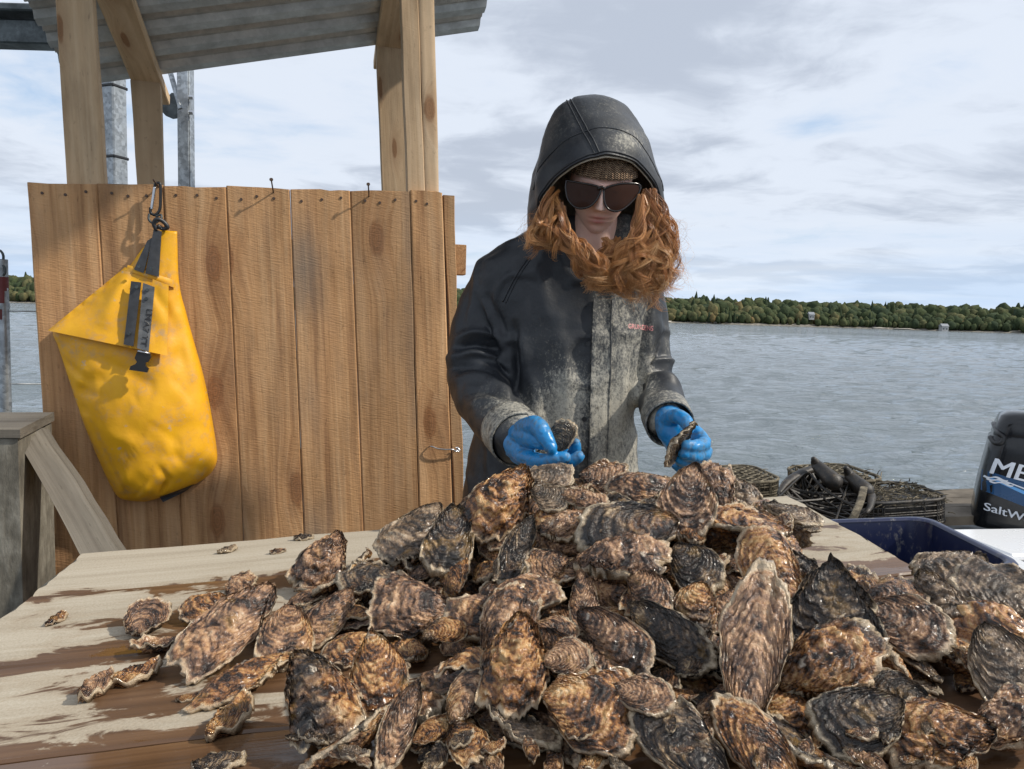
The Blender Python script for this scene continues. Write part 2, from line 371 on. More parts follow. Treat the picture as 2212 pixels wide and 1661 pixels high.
def f_tote(g):
    P = g.coord('Object'); n = g.noise(g.map(P, (1, 1, .55)), 42, 7, .7); n2 = g.noise(P, 6, 3, .5)
    msk = g.m('MULTIPLY', g.ramp(n, [(.54, 0.0), (.70, 1.0)]), g.ramp(n2, [(.35, .1), (.65, 1.0)]))
    return {'Base Color': g.mix(msk, (.012, .018, .06), (.22, .21, .19)), 'Roughness': g.mix(msk, .32, .8), 'Normal': g.bump(n, .1, .002)}
M['tote'] = material('scuffed_navy_plastic', f_tote)
def f_cage(g):
    P = g.coord('Object'); n = g.noise(P, 24, 6, .7)
    return {'Base Color': g.ramp(n, [(.36, (.030, .024, .015)), (.5, (.115, .095, .062)), (.66, (.25, .21, .145))]), 'Roughness': .9, 'Normal': g.bump(n, .7, .01)}
M['cage'] = material('silt_coated_mesh', f_cage)
def f_dark_cage(g):
    P = g.coord('Object'); n = g.noise(P, 30, 6, .7)
    return {'Base Color': g.ramp(n, [(.4, (.008, .007, .006)), (.6, (.035, .026, .017)), (.75, (.12, .085, .05))]), 'Roughness': .5, 'Normal': g.bump(n, .6, .006)}
M['cage_dark'] = material('wet_black_mesh', f_dark_cage)
M['weed'] = material('dry_seaweed', f_cage)

def f_water(g):
    P = g.coord('Object'); x, y, z = g.sep(P)
    q = g.map(P, (1, 1, 1), (0, 0, 0), (0, 0, math.radians(-14)))
    a = g.noise(g.map(q, (.42, 1.05, 1)), 1.0, 3, .55, .6)           # long wind waves
    b = g.noise(g.map(q, (1.6, 3.4, 1), (5, 2, 0)), 1.0, 4, .6, .8)  # short chop
    c = g.noise(g.map(q, (6.5, 12, 1), (1, 9, 0)), 1.0, 4, .6)       # ripples
    gust = g.noise(g.map(P, (.02, .045, 1)), 1.0, 3, .5)
    hh = g.m('ADD', g.m('MULTIPLY', a, .42), g.m('ADD', g.m('MULTIPLY', b, .27), g.m('MULTIPLY', c, .085)))
    return {'Base Color': (.115, .140, .150), 'Roughness': g.ramp(gust, [(.3, .05), (.7, .12)]), 'IOR': 1.333, 'Normal': g.bump(hh, .9, .42)}
M['water'] = material('choppy_grey_water', f_water)
def f_forest(g):
    v = g.attr('tone', 'Fac'); P = g.coord('Object'); n = g.noise(P, .55, 5, .7)
    c = g.ramp(v, [(0, (.034, .050, .028)), (.35, (.052, .068, .030)), (.6, (.105, .104, .050)), (.82, (.155, .122, .055)), (1, (.18, .112, .055))])
    return {'Base Color': g.mix(1.0, c, g.ramp(n, [(.3, .45), (.7, 1.35)]), 'MULTIPLY'), 'Roughness': .9, 'Specular IOR Level': .1}
M['forest'] = material('autumn_foliage', f_forest)
M['shore'] = material('shore_rock', plain((.20, .185, .155), .9, ns=.35, var=.6))
M['sand'] = material('pale_beach', plain((.42, .39, .34), .9, ns=.2, var=.4))
M['house'] = material('white_clapboard', plain((.45, .45, .44), .7, ns=.2))
M['deckwood'] = material('deck_plank', plain((.14, .115, .085), .85, ns=7, var=.5))

# ------------------------------------------------------------------ water, far shore, forest
def grid_sheet(x0, x1, y0, y1, z):
    return np.array([(x0, y0, z), (x1, y0, z), (x1, y1, z), (x0, y1, z)]), [(0, 1, 2, 3)]
ys = np.concatenate([np.linspace(-40, 3, 10), 3+np.cumsum(np.geomspace(.035, 2.0, 330))]); ys = np.concatenate([ys, np.geomspace(ys[-1]*1.03, 3500, 25)])
tt = np.linspace(-1, 1, 420); WX = tt[None, :]*(np.abs(ys)[:, None]*.95+6); WX[:, 0] = -2500; WX[:, -1] = 2500; WY = np.repeat(ys[:, None], len(tt), 1)
ca, sa = math.cos(.25), math.sin(.25); qx, qy = WX*ca+WY*sa, -WX*sa+WY*ca; fz = np.zeros_like(WX)
amp = np.clip((ys-1)/4, 0, 1)[:, None]*np.clip((160-ys)/100, 0, 1)[:, None]
WZ = amp*(.055*fbm(np.stack([qx*.55, qy*1.15, fz], -1), 2)+.027*fbm(np.stack([qx*1.7, qy*3.4, fz+7], -1), 3))
nw_, mw_ = WX.shape; I_ = np.arange(nw_*mw_).reshape(nw_, mw_); WF = np.stack([I_[:-1, :-1], I_[:-1, 1:], I_[1:, 1:], I_[1:, :-1]], -1).reshape(-1, 4)
wtr = mk('water', np.stack([WX, WY, WZ], -1).reshape(-1, 3), WF, M['water'], None, True); tag(wtr, None, None, None, 'structure')
def shore_y(x): return 585+18*np.sin(x/140.)+10*np.sin(x/43.+1)-.00012*x*x*0
xs = np.linspace(-860, 860, 260); V = []; Fc = []
prof = [(-6, -1.0, 0), (0, .6, 1), (5, 1.6, 1), (14, 3.0, 1), (60, 8, 1), (160, 14, 1), (400, 15, 1), (420, -1, 1)]
for x in xs:
    for (d, z_, k) in prof: V.append((x, shore_y(x)+d+3*vnoise(np.array([x*.06, d, 2.])), z_*(1+.35*fbm(np.array([x*.02, d*.02, 5.]), 3)) if z_ > 0 else z_))
n_ = len(prof)
for i in range(len(xs)-1):
    for j in range(n_-1): Fc.append((i*n_+j, (i+1)*n_+j, (i+1)*n_+j+1, i*n_+j+1))
tag(mk('far_shore', V, Fc, M['shore'], None, True), None, None, None, 'structure')

def icosphere(sub):
    bm = bmesh.new(); bmesh.ops.create_icosphere(bm, subdivisions=sub, radius=1); V = np.array([v.co[:] for v in bm.verts]); Fc = np.array([[v.index for v in f.verts] for f in bm.faces]); bm.free(); return V, Fc
IV, IF = icosphere(2)
Vs, Fs, As = [], [], []; off = 0; rg = np.random.default_rng(3)
def crown(c, rx, rz, tone, conifer):
    global off
    Q = IV.copy(); s_ = rg.uniform(0, 99)
    if conifer:
        t = (Q[:, 2]+1)/2; rad = (1-t)**.8*(.62+.38*np.abs(np.sin(t*15))); a = np.arctan2(Q[:, 1], Q[:, 0]); Q = np.stack([np.cos(a)*rad, np.sin(a)*rad, t*2-1], 1)
        Q = Q*(1+.28*vnoise(Q*3.2+s_))[:, None]
    else: Q = Q*(1+.34*fbm(Q*1.9+s_, 3))[:, None]
    Vs.append(Q*np.array([rx, rx, rz])+c); Fs.append(IF+off); off += len(Q); As.append(np.clip(tone+.16*vnoise(Q*2.5+s_), 0, 1))
for row, (d, lift, hh) in enumerate([(4, 0, 9.5), (9, 1.3, 12), (17, 2.7, 14.5), (30, 4.5, 16), (50, 7.2, 17), (80, 9.3, 17.5)]):
    x = -850.0
    while x < 850:
        x += rg.uniform(2.3, 4.6)*(1 if abs(x) < 460 else 2.0)
        con = rg.random() < (.07 if row < 4 else .12); zone = .5+.5*math.sin(x/95.0+row*.4)
        tone = rg.uniform(.0, .22) if con else np.clip(rg.normal(.27+.22*zone, .15), .05, 1)
        H = hh*rg.uniform(.62, 1.0)*(1.05 if con else .85); rx = H*(.30 if con else rg.uniform(.33, .46))
        y = shore_y(x)+d+rg.uniform(-3, 3); base = .8+lift
        crown(np.array([x, y, base+H*.52]), rx, H*.52, tone, con)
fo = mk('far_forest', np.concatenate(Vs), np.concatenate(Fs), M['forest'], None, True, {'tone': np.concatenate(As)})
tag(fo, 'mixed green and gold woodland along the far shore', 'woodland', None, 'stuff')
for i, (px, w_, lab) in enumerate([(3290, 4.0, 'small white house among trees halfway up the far wooded bank'), (3805, 5.0, 'white cottage beside the water at the foot of the far woodland')]):
    px2 = px*.54; X = (px2-CX)/F*580; Yh = shore_y(X)+(3 if i else 12)-8; zb = 1.2 if i else 7.5
    hse = empty('house', (X, Yh, zb-2)); tag(hse, lab, 'house')
    mk('wall', *box((X, Yh, zb+.5), (w_, 5, 4.2), ch=.02), M['house'], hse)
    rf = MB(); a = np.array([[-w_/2-.4, -2.9, zb+2.6], [w_/2+.4, -2.9, zb+2.6], [w_/2+.4, 0, zb+4.7], [-w_/2-.4, 0, zb+4.7], [w_/2+.4, 2.9, zb+2.6], [-w_/2-.4, 2.9, zb+2.6]])+np.array([X, Yh, 0])
    rf.add(a, [(0, 1, 2, 3), (3, 2, 4, 5), (0, 3, 5), (1, 4, 2), (0, 5, 4, 1)]); rf.build('roof', M['lead'], hse)
    for k in (-1, 1): mk('window', *box((X+k*w_*.25, Yh-2.5, zb+.6), (.9, .12, 1.3), ch=.02), M['dark_steel'], hse)
for i in range(5):
    X = [66, 96, 120, 300, 318][i]; sh, sf = icosphere(2); sh = sh*np.array([rg.uniform(6, 14), 2.5, .9])*(1+.4*fbm(sh*2+i, 3))[:, None]+np.array([X, shore_y(X)-1, .5])
    bq = mk('shore_ledge', sh, sf, M['sand'], None, True); tag(bq, 'pale rock ledge at the waterline below the far woodland', 'rock', 'pale ledges along the far waterline')

# ------------------------------------------------------------------ barge deck (lists about four degrees, low on the left)
TILT = math.radians(4.0); NT_ = np.array([-math.sin(TILT), 0, math.cos(TILT)])
def deckz(x): return .40+math.tan(TILT)*x
def slab(x0, x1, y0, y1, th=.12):
    t = [(x0, y0), (x1, y0), (x1, y1), (x0, y1)]; V = [(x, y, deckz(x)) for x, y in t]+[(x, y, deckz(x)-th) for x, y in t]
    return V, [(0, 1, 2, 3), (7, 6, 5, 4), (0, 4, 5, 1), (1, 5, 6, 2), (2, 6, 7, 3), (3, 7, 4, 0)]
dk = MB(); 
for k in range(31):
    y0 = -1.2+k*.2; x1 = 1.75 if y0 < 3.9 else 3.3
    if y0+.195 > 4.75: continue
    dk.add(*slab(-2.0, x1, y0, y0+.194, .05))
dko = dk.build('deck', M['deckwood']); tag(dko, None, None, None, 'structure')
fl = MB(); fl.add(*box((-.1, 1.5, .12), (3.2, 5.2, .42), ch=.03)); fl.add(*box((2.3, 4.3, .22), (1.7, .7, .40), ch=.03)); tag(fl.build('float', M['dark_steel']), None, None, None, 'structure')

# ------------------------------------------------------------------ work shed
YAW = math.radians(15); EW = np.array([math.cos(YAW), math.sin(YAW), 0]); NW = np.array([math.sin(YAW), -math.cos(YAW), 0]); PW = U(70, 800, 2.10)
def W(px, py, c=0.0): return onplane(px, py, PW+NW*c, NW)
def to_z(a, b, z):  # line through two points followed down to height z
    return a+(b-a)*((z-a[2])/(b[2]-a[2]))
shed = empty('work_shed', to_z(W(500, 403), W(540, 1147), deckz(-.8)))
tag(shed, 'open timber work shed with rough brown plank wall and corrugated metal roof', 'shed')
gaps = [((58, 395), (93, 920)), ((209, 398), (252, 1121)), ((352, 400), (389, 1079)), ((488, 403), (525, 1147)), ((626, 408), (657, 1152)), ((756, 411), (785, 1142)), ((886, 413), (905, 1079)), ((956, 416), (977, 1074))]
tops = [395, 399, 402, 406, 409, 412, 416]
LAT = {}
for i in range(7):
    (a0, a1), (b0, b1) = gaps[i], gaps[i+1]
    c_ = [0, -.001, .0012, 0, .001, -.0008, .0005][i]
    tl, bl, tr, br = W(a0[0]+.2, a0[1], c_), W(a1[0]+.2, a1[1], c_), W(b0[0]-.2, b0[1], c_), W(b1[0]-.2, b1[1], c_)
    zt = W((a0[0]+b0[0])/2, tops[i], c_)[2]; zb = deckz(-.8)+.02+.01*i
    e_ = .002*math.sin(i*2.3); TL, TR, BL, BR = tl+np.array([0, 0, e_]), tr+np.array([0, 0, e_]), to_z(tl, bl, zb), to_z(tr, br, zb)
    st = None
    if i == 4: st = lambda q, t, pr: .85*max(0, 1-abs(pr[0]-.12)*2.2)*(.55+.45*math.sin(t*23+1))*(1 if pr[1] < .5 else 0)*(.6+.4*math.sin(t*9))
    if i == 5: st = lambda q, t, pr: .5*max(0, (pr[0]-.8)*3)*(t > .5)
    b = plank('board', BL, BR, TR, TL, -NW*.023, M['board'], shed, n=26, nc=6, jit=.0009, warp=.0012, ch=.0042, seed=i+1, stain=st, ends=.003)
# narrow edge-on board of the return side, with the little block behind it
tl, bl = W(960, 421, -.004), W(980, 1074, -.004); d = EW*.034
plank('corner_board', to_z(tl, bl, deckz(-.2)+.02), to_z(tl, bl, deckz(-.2)+.02)+d, tl+d, tl, -NW*.14, M['board'], shed, n=18, nc=2, seed=21, jit=.004)
mk('block', *box(W(993, 562, -.10)-EW*.005, (.045, .05, .10), np.array([EW, NW, [0, 0, 1]]), .002), M['board'], shed).data.attributes.new('gc', 'FLOAT_VECTOR', 'POINT').data.foreach_set('vector', RNG.random(24*3))
# studs
def post(t0, b0, t1, b1, c, th, seed, ztop=None):
    a, b = W(*t0, c), W(*b0, c); e, f_ = W(*t1, c), W(*b1, c); zb = deckz(a[0]); zt = ztop if ztop else max(a[2], e[2])
    return plank('post', to_z(a, b, zb), to_z(e, f_, zb), to_z(e, f_, zt), to_z(a, b, zt), -NW*th, M['stud'], shed, n=16, nc=4, seed=seed, jit=.0015, ch=.003)
cF, cR = -.0245, -.62
SL = math.tan(math.radians(15))                 # roof slope, down towards the rear
zr = W(313, 175, cR)[2]                         # underside of the rafter over the rear post
def zraf(c): return zr+(c-cR)*SL
post((119, 0), (143, 395), (200, 0), (227, 395), cF, .040, 31, zraf(cF)-.004)
post((865, -4), (880, 412), (903, 0), (918, 412), cF, .040, 32, zraf(cF)+.16)
post((903.7, -4), (918.7, 412), (938, 0), (948, 412), cF-.002, .038, 33, zraf(cF)+.16)
post((281, 175), (296, 395), (345, 175), (352, 395), cR, .040, 34, zr)
zr2 = W(838, 102, cR)[2]
post((813, 102), (826, 412), (868, 102), (884, 412), cR, .040, 35, zr2)
# rafters: flat timbers on the post tops, under the sheet
for (p0, p1, dz, sd) in (((281, 175), (345, 175), 0.0, 41), ((813, 102), (866, 102), zr2-zr, 42)):
    a, b = W(*p0, cR), W(*p1, cR); s0 = np.dot(a-PW, EW); s1 = np.dot(b-PW, EW)
    def rp(s, c): q = PW+EW*s+NW*c; return np.array([q[0], q[1], zraf(c)+dz])
    up = nrm(np.cross(rp(s1, 0)-rp(s0, 0), rp(s0, -1)-rp(s0, 0))); up = up if up[2] > 0 else -up
    plank('rafter', rp(s0, cR-.15), rp(s1+.006, cR-.15), rp(s1+.006, .55), rp(s0, .55), up*.038, M['stud'], shed, n=14, nc=3, seed=sd, ch=.003)
# girts behind the boards
for z_ in (1.05, 1.72):
    a = PW+NW*(cF-.041)+EW*.06; b = PW+NW*(cF-.041)+EW*1.15; a[2] = z_-.03; b[2] = z_+.05
    plank('girt', a, a+np.array([0, 0, .08]), b+np.array([0, 0, .08]), b, -NW*.035, M['stud'], shed, n=8, nc=2, seed=51)
# corrugated sheet
sA = np.dot(W(158, 190, cR-.05)-PW, EW); sB = np.dot(W(1032, 75, cR-.05)-PW, EW); per = .112
dzr = (zr2-zr)/(np.dot(W(838, 102, cR)-PW, EW)-np.dot(W(313, 175, cR)-PW, EW)); s_ref = np.dot(W(313, 175, cR)-PW, EW)
pr = []; c = cR-.045
while c < .75:
    for (u_, h_) in ((0, 0), (.30, 0), (.40, .020), (.52, .020), (.60, .012), (.70, .020), (.88, .020), (.985, 0)): pr.append((c+u_*per, h_))
    c += per
def rpt(s, c, h_, t): q = PW+EW*s+NW*c; return (q[0], q[1], zraf(c)+dzr*(s-s_ref)+.041+h_+t)
sh_s = np.linspace(sA, sB, 12); V = []; Fc = []; m_ = len(pr)
for t in (0, .0012):
    for s in sh_s: V += [rpt(s, c_, h_, t) for c_, h_ in pr]
ns = len(sh_s)
for l in range(2):
    for i in range(ns-1):
        for j in range(m_-1):
            q = [l*ns*m_+i*m_+j, l*ns*m_+i*m_+j+1, l*ns*m_+(i+1)*m_+j+1, l*ns*m_+(i+1)*m_+j]; Fc.append(q if l == 0 else q[::-1])
o1 = ns*m_
for j in range(m_-1): Fc.append((j, o1+j, o1+j+1, j+1)); Fc.append(((ns-1)*m_+j+1, o1+(ns-1)*m_+j+1, o1+(ns-1)*m_+j, (ns-1)*m_+j))
for i in range(ns-1): Fc.append((i*m_, (i+1)*m_, o1+(i+1)*m_, o1+i*m_)); Fc.append(((i+1)*m_+m_-1, i*m_+m_-1, o1+i*m_+m_-1, o1+(i+1)*m_+m_-1))
mk('roof_sheet', V, Fc, M['roof'], shed, False)
# nails: two long ones to hang gear on, and flush heads along the top of every board
for (a, b) in (((591, 418), (586, 388)), ((797, 426), (795.5, 398))):
    p, q = W(*a, -.004), W(*b, .045); nv = MB(); nv.add(*tube([p, p+(q-p)*.5+NW*.004, q], .0021, 8)); t_ = nrm(q-p); nv.add(*tube([q-t_*.001, q+t_*.002], .0055, 10)); nv.build('nail', M['rust'], shed)
for i in range(7):
    for k in range(2+(i < 6)):
        x = gaps[i][0][0]+(gaps[i+1][0][0]-gaps[i][0][0])*(.22+.29*k+.05*math.sin(i*3+k)); p = W(x, tops[i]+22+4*math.sin(i*5+k*2), .0005)
        mk('nail_head', *tube([p-NW*.003, p+NW*.0022], .0042, 8), M['rust'], shed)
# wire hook latch
hk = MB(); pts = spline([W(925, 966, .004), W(932, 964, .016), W(945, 969, .02), W(962, 971, .02), W(978, 971, .018), W(984, 975, .014), W(989, 973, .010), W(990, 967, .006), W(984, 967, .012)], 40)
hk.add(*tube(pts, .0024, 8)); hk.build('hook_latch', M['steel'], shed, True)
mk('eye_screw', *tube(spline([W(985, 972, -.002), W(986, 972, .010), W(990, 976, .013), W(993, 972, .010), W(989, 968, .008), W(986, 972, .010)], 24), .002, 8), M['steel'], shed, True)

# ------------------------------------------------------------------ steel mast, angle post, pole, cables, box, brace
def steel_ax(yaw): a = math.radians(yaw); return np.array([[math.cos(a), math.sin(a), 0], [-math.sin(a), math.cos(a), 0], [0, 0, 1]])
c0 = U(247, 300, 3.15); mast = empty('steel_mast', (c0[0], c0[1], deckz(c0[0]))); tag(mast, 'galvanised square steel mast strapped with black ties behind the shed', 'mast')
zt = U(247, 96, 3.15)[2]; ax = steel_ax(-20)
mk('upright', *box((c0[0], c0[1], (deckz(c0[0])+zt)/2), (.072, .072, zt-deckz(c0[0])), ax, .006), M['galv'], mast)
for py in (189, 341):
    mk('cable_tie', *box((c0[0], c0[1], U(247, py, 3.15)[2]), (.078, .078, .012), ax, .003), M['black'], mast)
cb = U(60, 74, 3.15); mk('crossbeam', *box(((c0[0]-2.2+c0[0]+.05)/2, c0[1]+.01, cb[2]), (2.25, .09, .095), None, .006), M['dark_steel'], mast)
mk('crossbeam_cap', *box(((c0[0]-2.2+c0[0]+.05)/2, c0[1]-.02, cb[2]+.075), (2.25, .14, .03), None, .006), M['dark_steel'], mast)
c1 = U(398, 290, 3.0); ang = empty('angle_post', (c1[0], c1[1], deckz(c1[0]))); tag(ang, 'bolted galvanised angle post with dark hook plate beyond the plank wall', 'post')
zt1 = U(398, 95, 3.0)[2]; z0 = deckz(c1[0]); hgt = zt1-z0
mb = MB(); mb.add(*box((c1[0]-.004, c1[1], z0+hgt/2), (.044, .005, hgt), None, .001)); mb.add(*box((c1[0]+.020, c1[1]+.022, z0+hgt/2), (.005, .042, hgt), None, .001)); mb.build('angle_bar', M['galv'], ang)
for py in (210, 243): p = U(409, py, 2.99); mk('bolt', *tube([p, p+np.array([.016, 0, 0])], .009, 6), M['steel'], ang)
poly = [(350, 214), (362, 208), (371, 200), (383, 202), (388, 254), (372, 256), (358, 250), (347, 238)]
def extrude(pts, dv): 
    n = len(pts); V = [p for p in pts]+[p+dv for p in pts]; return V, [tuple(range(n))[::-1], tuple(range(n, 2*n))]+[(i, (i+1) % n, n+(i+1) % n, n+i) for i in range(n)]
mk('hook_plate', *extrude([U(x, y, 3.02) for x, y in poly], np.array([0, .008, 0])), M['dark_steel'], ang)
mk('strut', *tube([U(366, 150, 3.05), U(391, 236, 3.0)], .011, 6), M['galv'], ang)
c2 = U(9, 730, 2.45); pole = empty('guard_pole', (c2[0], c2[1], deckz(c2[0]))); tag(pole, 'grey steel pole with a red taped top and ring shackle', 'pole')
pA, pB = U(4, 560, 2.45), U(14, 918, 2.45); pB2 = to_z(pA, pB, deckz(c2[0]))
mk('tube', *tube([pB2, pA], .017, 14), M['galv'], pole, True, sharp=40)
mk('tape', *tube([U(6, 690, 2.45), U(4.6, 598, 2.45)], .0182, 14), M['red'], pole, True, sharp=40)
mk('clamp', *tube([U(5.5, 668, 2.45), U(5, 655, 2.45)], .021, 12), M['galv'], pole, True, sharp=40)
rc = U(-3, 555, 2.45); t = np.linspace(0, 2*np.pi, 25)
mk('ring', *tube([rc+np.array([.016*math.cos(a), 0, .022*math.sin(a)]) for a in t], .004, 8, caps=False), M['dark_steel'], pole, True)
rc = U(3, 584, 2.44); mk('shackle', *tube([rc+np.array([.013*math.cos(a), 0, .017*math.sin(a)]) for a in t], .004, 8, caps=False), M['dark_steel'], pole, True)
for py, lab in ((672, 'upper thin grey guard wire running from the taped pole past the wall'), (829, 'lower thin grey guard wire running from the taped pole past the wall')):
    a, b = U(14, py, 2.45), U(330, py-3, 2.78); mid = (a+b)/2-np.array([0, 0, .004]); tag(mk('guard_wire', *tube(spline([a, mid, b], 12), .0022, 6), M['galv'], None, True), lab, 'wire')
# weathered box with a cap board, and the grey brace that leans on it
e0 = U(40, 1000, 1.80); fr, sd_ = nrm(np.array([-1, -.18, 0])), nrm(np.array([-.26, .9, 0])); ztop = U(40, 948, 1.80)[2]; zb = deckz(-1.3)
bx = empty('storage_box', (e0[0]-.25, e0[1]+.1, zb)); tag(bx, 'dirty grey weathered box beside the plank wall', 'box')
A = np.array([e0[0], e0[1], 0]); q4 = [A, A+fr*.6, A+fr*.6+sd_*.26, A+sd_*.26]
V = [p+np.array([0, 0, zb]) for p in q4]+[p+np.array([0, 0, ztop]) for p in q4]
mk('panel', V, [(0, 1, 2, 3), (4, 7, 6, 5), (0, 4, 5, 1), (1, 5, 6, 2), (2, 6, 7, 3), (3, 7, 4, 0)], M['box'], bx)
B0 = A-fr*.008-sd_*.008
plank('cap_board', B0+fr*.7+np.array([0, 0, ztop+.022]), B0+fr*.7+sd_*.27+np.array([0, 0, ztop+.022]), B0+sd_*.27+np.array([0, 0, ztop+.032]), B0+np.array([0, 0, ztop+.026]), np.array([0, 0, -.024]), M['grey_wood'], bx, n=8, nc=4, seed=61, jit=.004)
a, b, c_, d_ = U(32, 940, 1.86), U(84, 922, 1.95), U(262, 1196, 1.80), U(190, 1230, 1.735)
dn1, dn2 = (d_-a), (c_-b)
br = plank('brace_board', a+dn1*1.75, b+dn2*1.75, b, a, np.array([.01, .03, -.012]), M['grey_wood'], None, n=12, nc=4, seed=62, jit=.003)
tag(br, 'grey weathered board slanting down from the box to behind the table', 'board')

# ------------------------------------------------------------------ sorting table
TP = EYE+np.array([0, 0, -.47]); B1 = onplane(185, 1195, TP, NT_); B2 = onplane(1700, 1070, TP, NT_)
EX = nrm(B2-B1); EY = nrm(np.cross(NT_, EX)); EZ = NT_      # table axes: along, away from camera, up
def T2(p): d = np.asarray(p)-B1; return np.array([d@EX, d@EY, d@EZ])
def T3(a, b, c=0.0): return B1+EX*a+EY*b+EZ*c
def tp(px, py): return T2(onplane(px, py, TP, NT_))
tbl = empty('sorting_table', T3(.8, -.55, -.7)); tag(tbl, 'long plank sorting table with wet brown and dry sandy patches', 'table')
lE = [tp(185, 1195), tp(0, 1340)]; rE = [tp(1700, 1070), tp(2010, 1245)]
def left_a(b): return lE[0][0]+(lE[1][0]-lE[0][0])*(b-lE[0][1])/(lE[1][1]-lE[0][1])
def right_a(b): return rE[0][0]+(rE[1][0]-rE[0][0])*(b-rE[0][1])/(rE[1][1]-rE[0][1])
bs = [0.0]+[tp(x, y)[1] for x, y in ((63, 1289), (0, 1442), (13, 1645))]
bs += [bs[-1]-.19, bs[-1]-.38]
PILEC = T2(np.array([.25, 1.20, 1.15]))
def wetness(p):
    a, b, c = T2(p); r = math.hypot((a-PILEC[0])/.78, (b-PILEC[1])/.42)
    w_ = max(.82-.60*max(0, r-.45), .26)
    edge = min(abs(b-q) for q in bs[1:-1]); w_ += .34*math.exp(-(edge/.030)**2)
    if b > bs[1]: w_ -= .24
    if a > 1.22: w_ -= .25
    if b < bs[3]: w_ += .55
    return float(np.clip(w_, -.2, 1.15))
for i in range(5):
    b1, b0 = bs[i]-(.002 if i else 0), bs[i+1]+.002; low = [0, 0, -.001, 0, -.012][i]
    plank('plank', T3(left_a(b0), b0, low), T3(left_a(b1), b1, low), T3(right_a(b1), b1, low), T3(right_a(b0), b0, low), -EZ*.036, M['tabletop'], tbl, n=70, nc=14, jit=.003, warp=.0012, ch=.003, seed=70+i, wetfn=wetness, ends=.006)
for a_, b_ in ((.12, -.08), (1.48, -.08), (.12, -.78), (1.46, -.78)):
    t_ = T3(a_, b_, -.040); zb = deckz(t_[0]); mk('leg', *box(((t_[0]), t_[1], (t_[2]+zb)/2+.008), (.085, .085, t_[2]-zb+.02), steel_ax(9), .004), M['box'], tbl)
for b_ in (-.08, -.78): mk('apron', *box(T3(.8, b_-.062, -.085), (1.42, .035, .095), np.array([EX, EY, EZ]), .003), M['box'], tbl)

# ------------------------------------------------------------------ yellow dry bag hung on the wall
def f_bag(g):
    P = g.coord('Object'); n = g.noise(P, 14, 6, .62); n2 = g.noise(P, 60, 5, .6); nf = g.noise(P, 420, 2, .5)
    c = g.mix(g.ramp(n, [(.35, 0.0), (.7, 1.0)]), (.78, .40, .008), (.70, .33, .010))
    scuff = g.m('MULTIPLY', g.ramp(n, [(.50, 0.0), (.68, 1.0)]), g.ramp(n2, [(.42, 0.0), (.66, 1.0)]))
    c = g.mix(g.m('MULTIPLY', scuff, .80), c, (.40, .28, .16))
    grey = g.ramp(g.noise(g.map(P, (1, 1, 1.6)), 27, 4, .6), [(.66, 0.0), (.74, 1.0)]); c = g.mix(g.m('MULTIPLY', grey, .65), c, (.40, .36, .30))
    return {'Base Color': c, 'Roughness': g.ramp(n2, [(.3, .55), (.7, .38)]), 'Normal': g.bump(g.m('ADD', g.m('MULTIPLY', n2, .6), g.m('MULTIPLY', nf, .12)), .35, .003), 'Specular IOR Level': .4}
M['bag'] = material('yellow_coated_canvas', f_bag)
M['strap'] = material('black_webbing', plain((.030, .032, .036), .42, ns=60, var=.4, bump=.3))
M['strap2'] = material('shiny_worn_webbing', plain((.085, .09, .095), .28, ns=55, var=.5, bump=.4))
bag = empty('dry_bag', W(285, 1060, .05)); tag(bag, 'yellow roll-top dry bag with black straps hanging on the plank wall', 'bag')
def Wc(a, b, c): return PW+EW*a+np.array([0, 0, b])+NW*c          # wall coordinates
def wab(px, py, c=.06): q = W(px, py, c)-PW; return np.array([q@EW, q[2]])
rows = [((338, 494), (376, 496), .012), ((322, 510), (377, 540), .022), ((298, 535), (378, 575), .030), ((268, 576), (380, 605), .040), ((225, 622), (386, 640), .052), ((165, 672), (394, 668), .066), ((104, 714), (404, 706), .078),
        ((112, 748), (417, 752), .095), ((130, 800), (432, 805), .110), ((152, 865), (446, 868), .120), ((176, 930), (456, 925), .124), ((203, 995), (463, 972), .122), ((226, 1045), (464, 1003), .116), ((243, 1075), (452, 1028), .100), ((262, 1087), (430, 1046), .078), ((300, 1091), (395, 1062), .045)]
NR = 96; LA = spline([np.append(wab(*r[0]), r[2]) for r in rows], NR); RA = spline([np.append(wab(*r[1]), r[2]) for r in rows], NR)
nt = 60; V = []; S2 = []
LA[:, 2] *= .82; RA[:, 2] *= .82
CRE = [((120, 770), (200, 830), 8, -.010), ((135, 790), (215, 845), 7, .006), ((140, 835), (230, 850), 7, -.008), ((150, 880), (205, 890), 6, -.008), ((155, 850), (190, 800), 6, .006), ((345, 1068), (368, 1030), 8, -.018), ((368, 1030), (350, 1000), 8, -.008), ((300, 1085), (330, 1040), 9, .007),
       ((258, 1070), (290, 1000), 10, .006), ((410, 1020), (455, 960), 10, -.006), ((300, 800), (270, 900), 12, -.006), ((380, 720), (410, 860), 14, -.006), ((215, 770), (330, 830), 12, -.007), ((230, 930), (330, 960), 12, .005), ((330, 620), (372, 700), 9, -.005)]
CRE = [(wab(*p), wab(*q), w_*.00135, am) for p, q, w_, am in CRE]
def crease(a, b):
    t_ = 0.0
    for p, q, w_, am in CRE:
        d = q-p; s = min(1, max(0, ((a-p[0])*d[0]+(b-p[1])*d[1])/(d@d))); r_ = math.hypot(a-p[0]-s*d[0], b-p[1]-s*d[1]); t_ += am*math.exp(-(r_/w_)**2)*(math.sin(math.pi*(.1+.8*s)))
    return t_
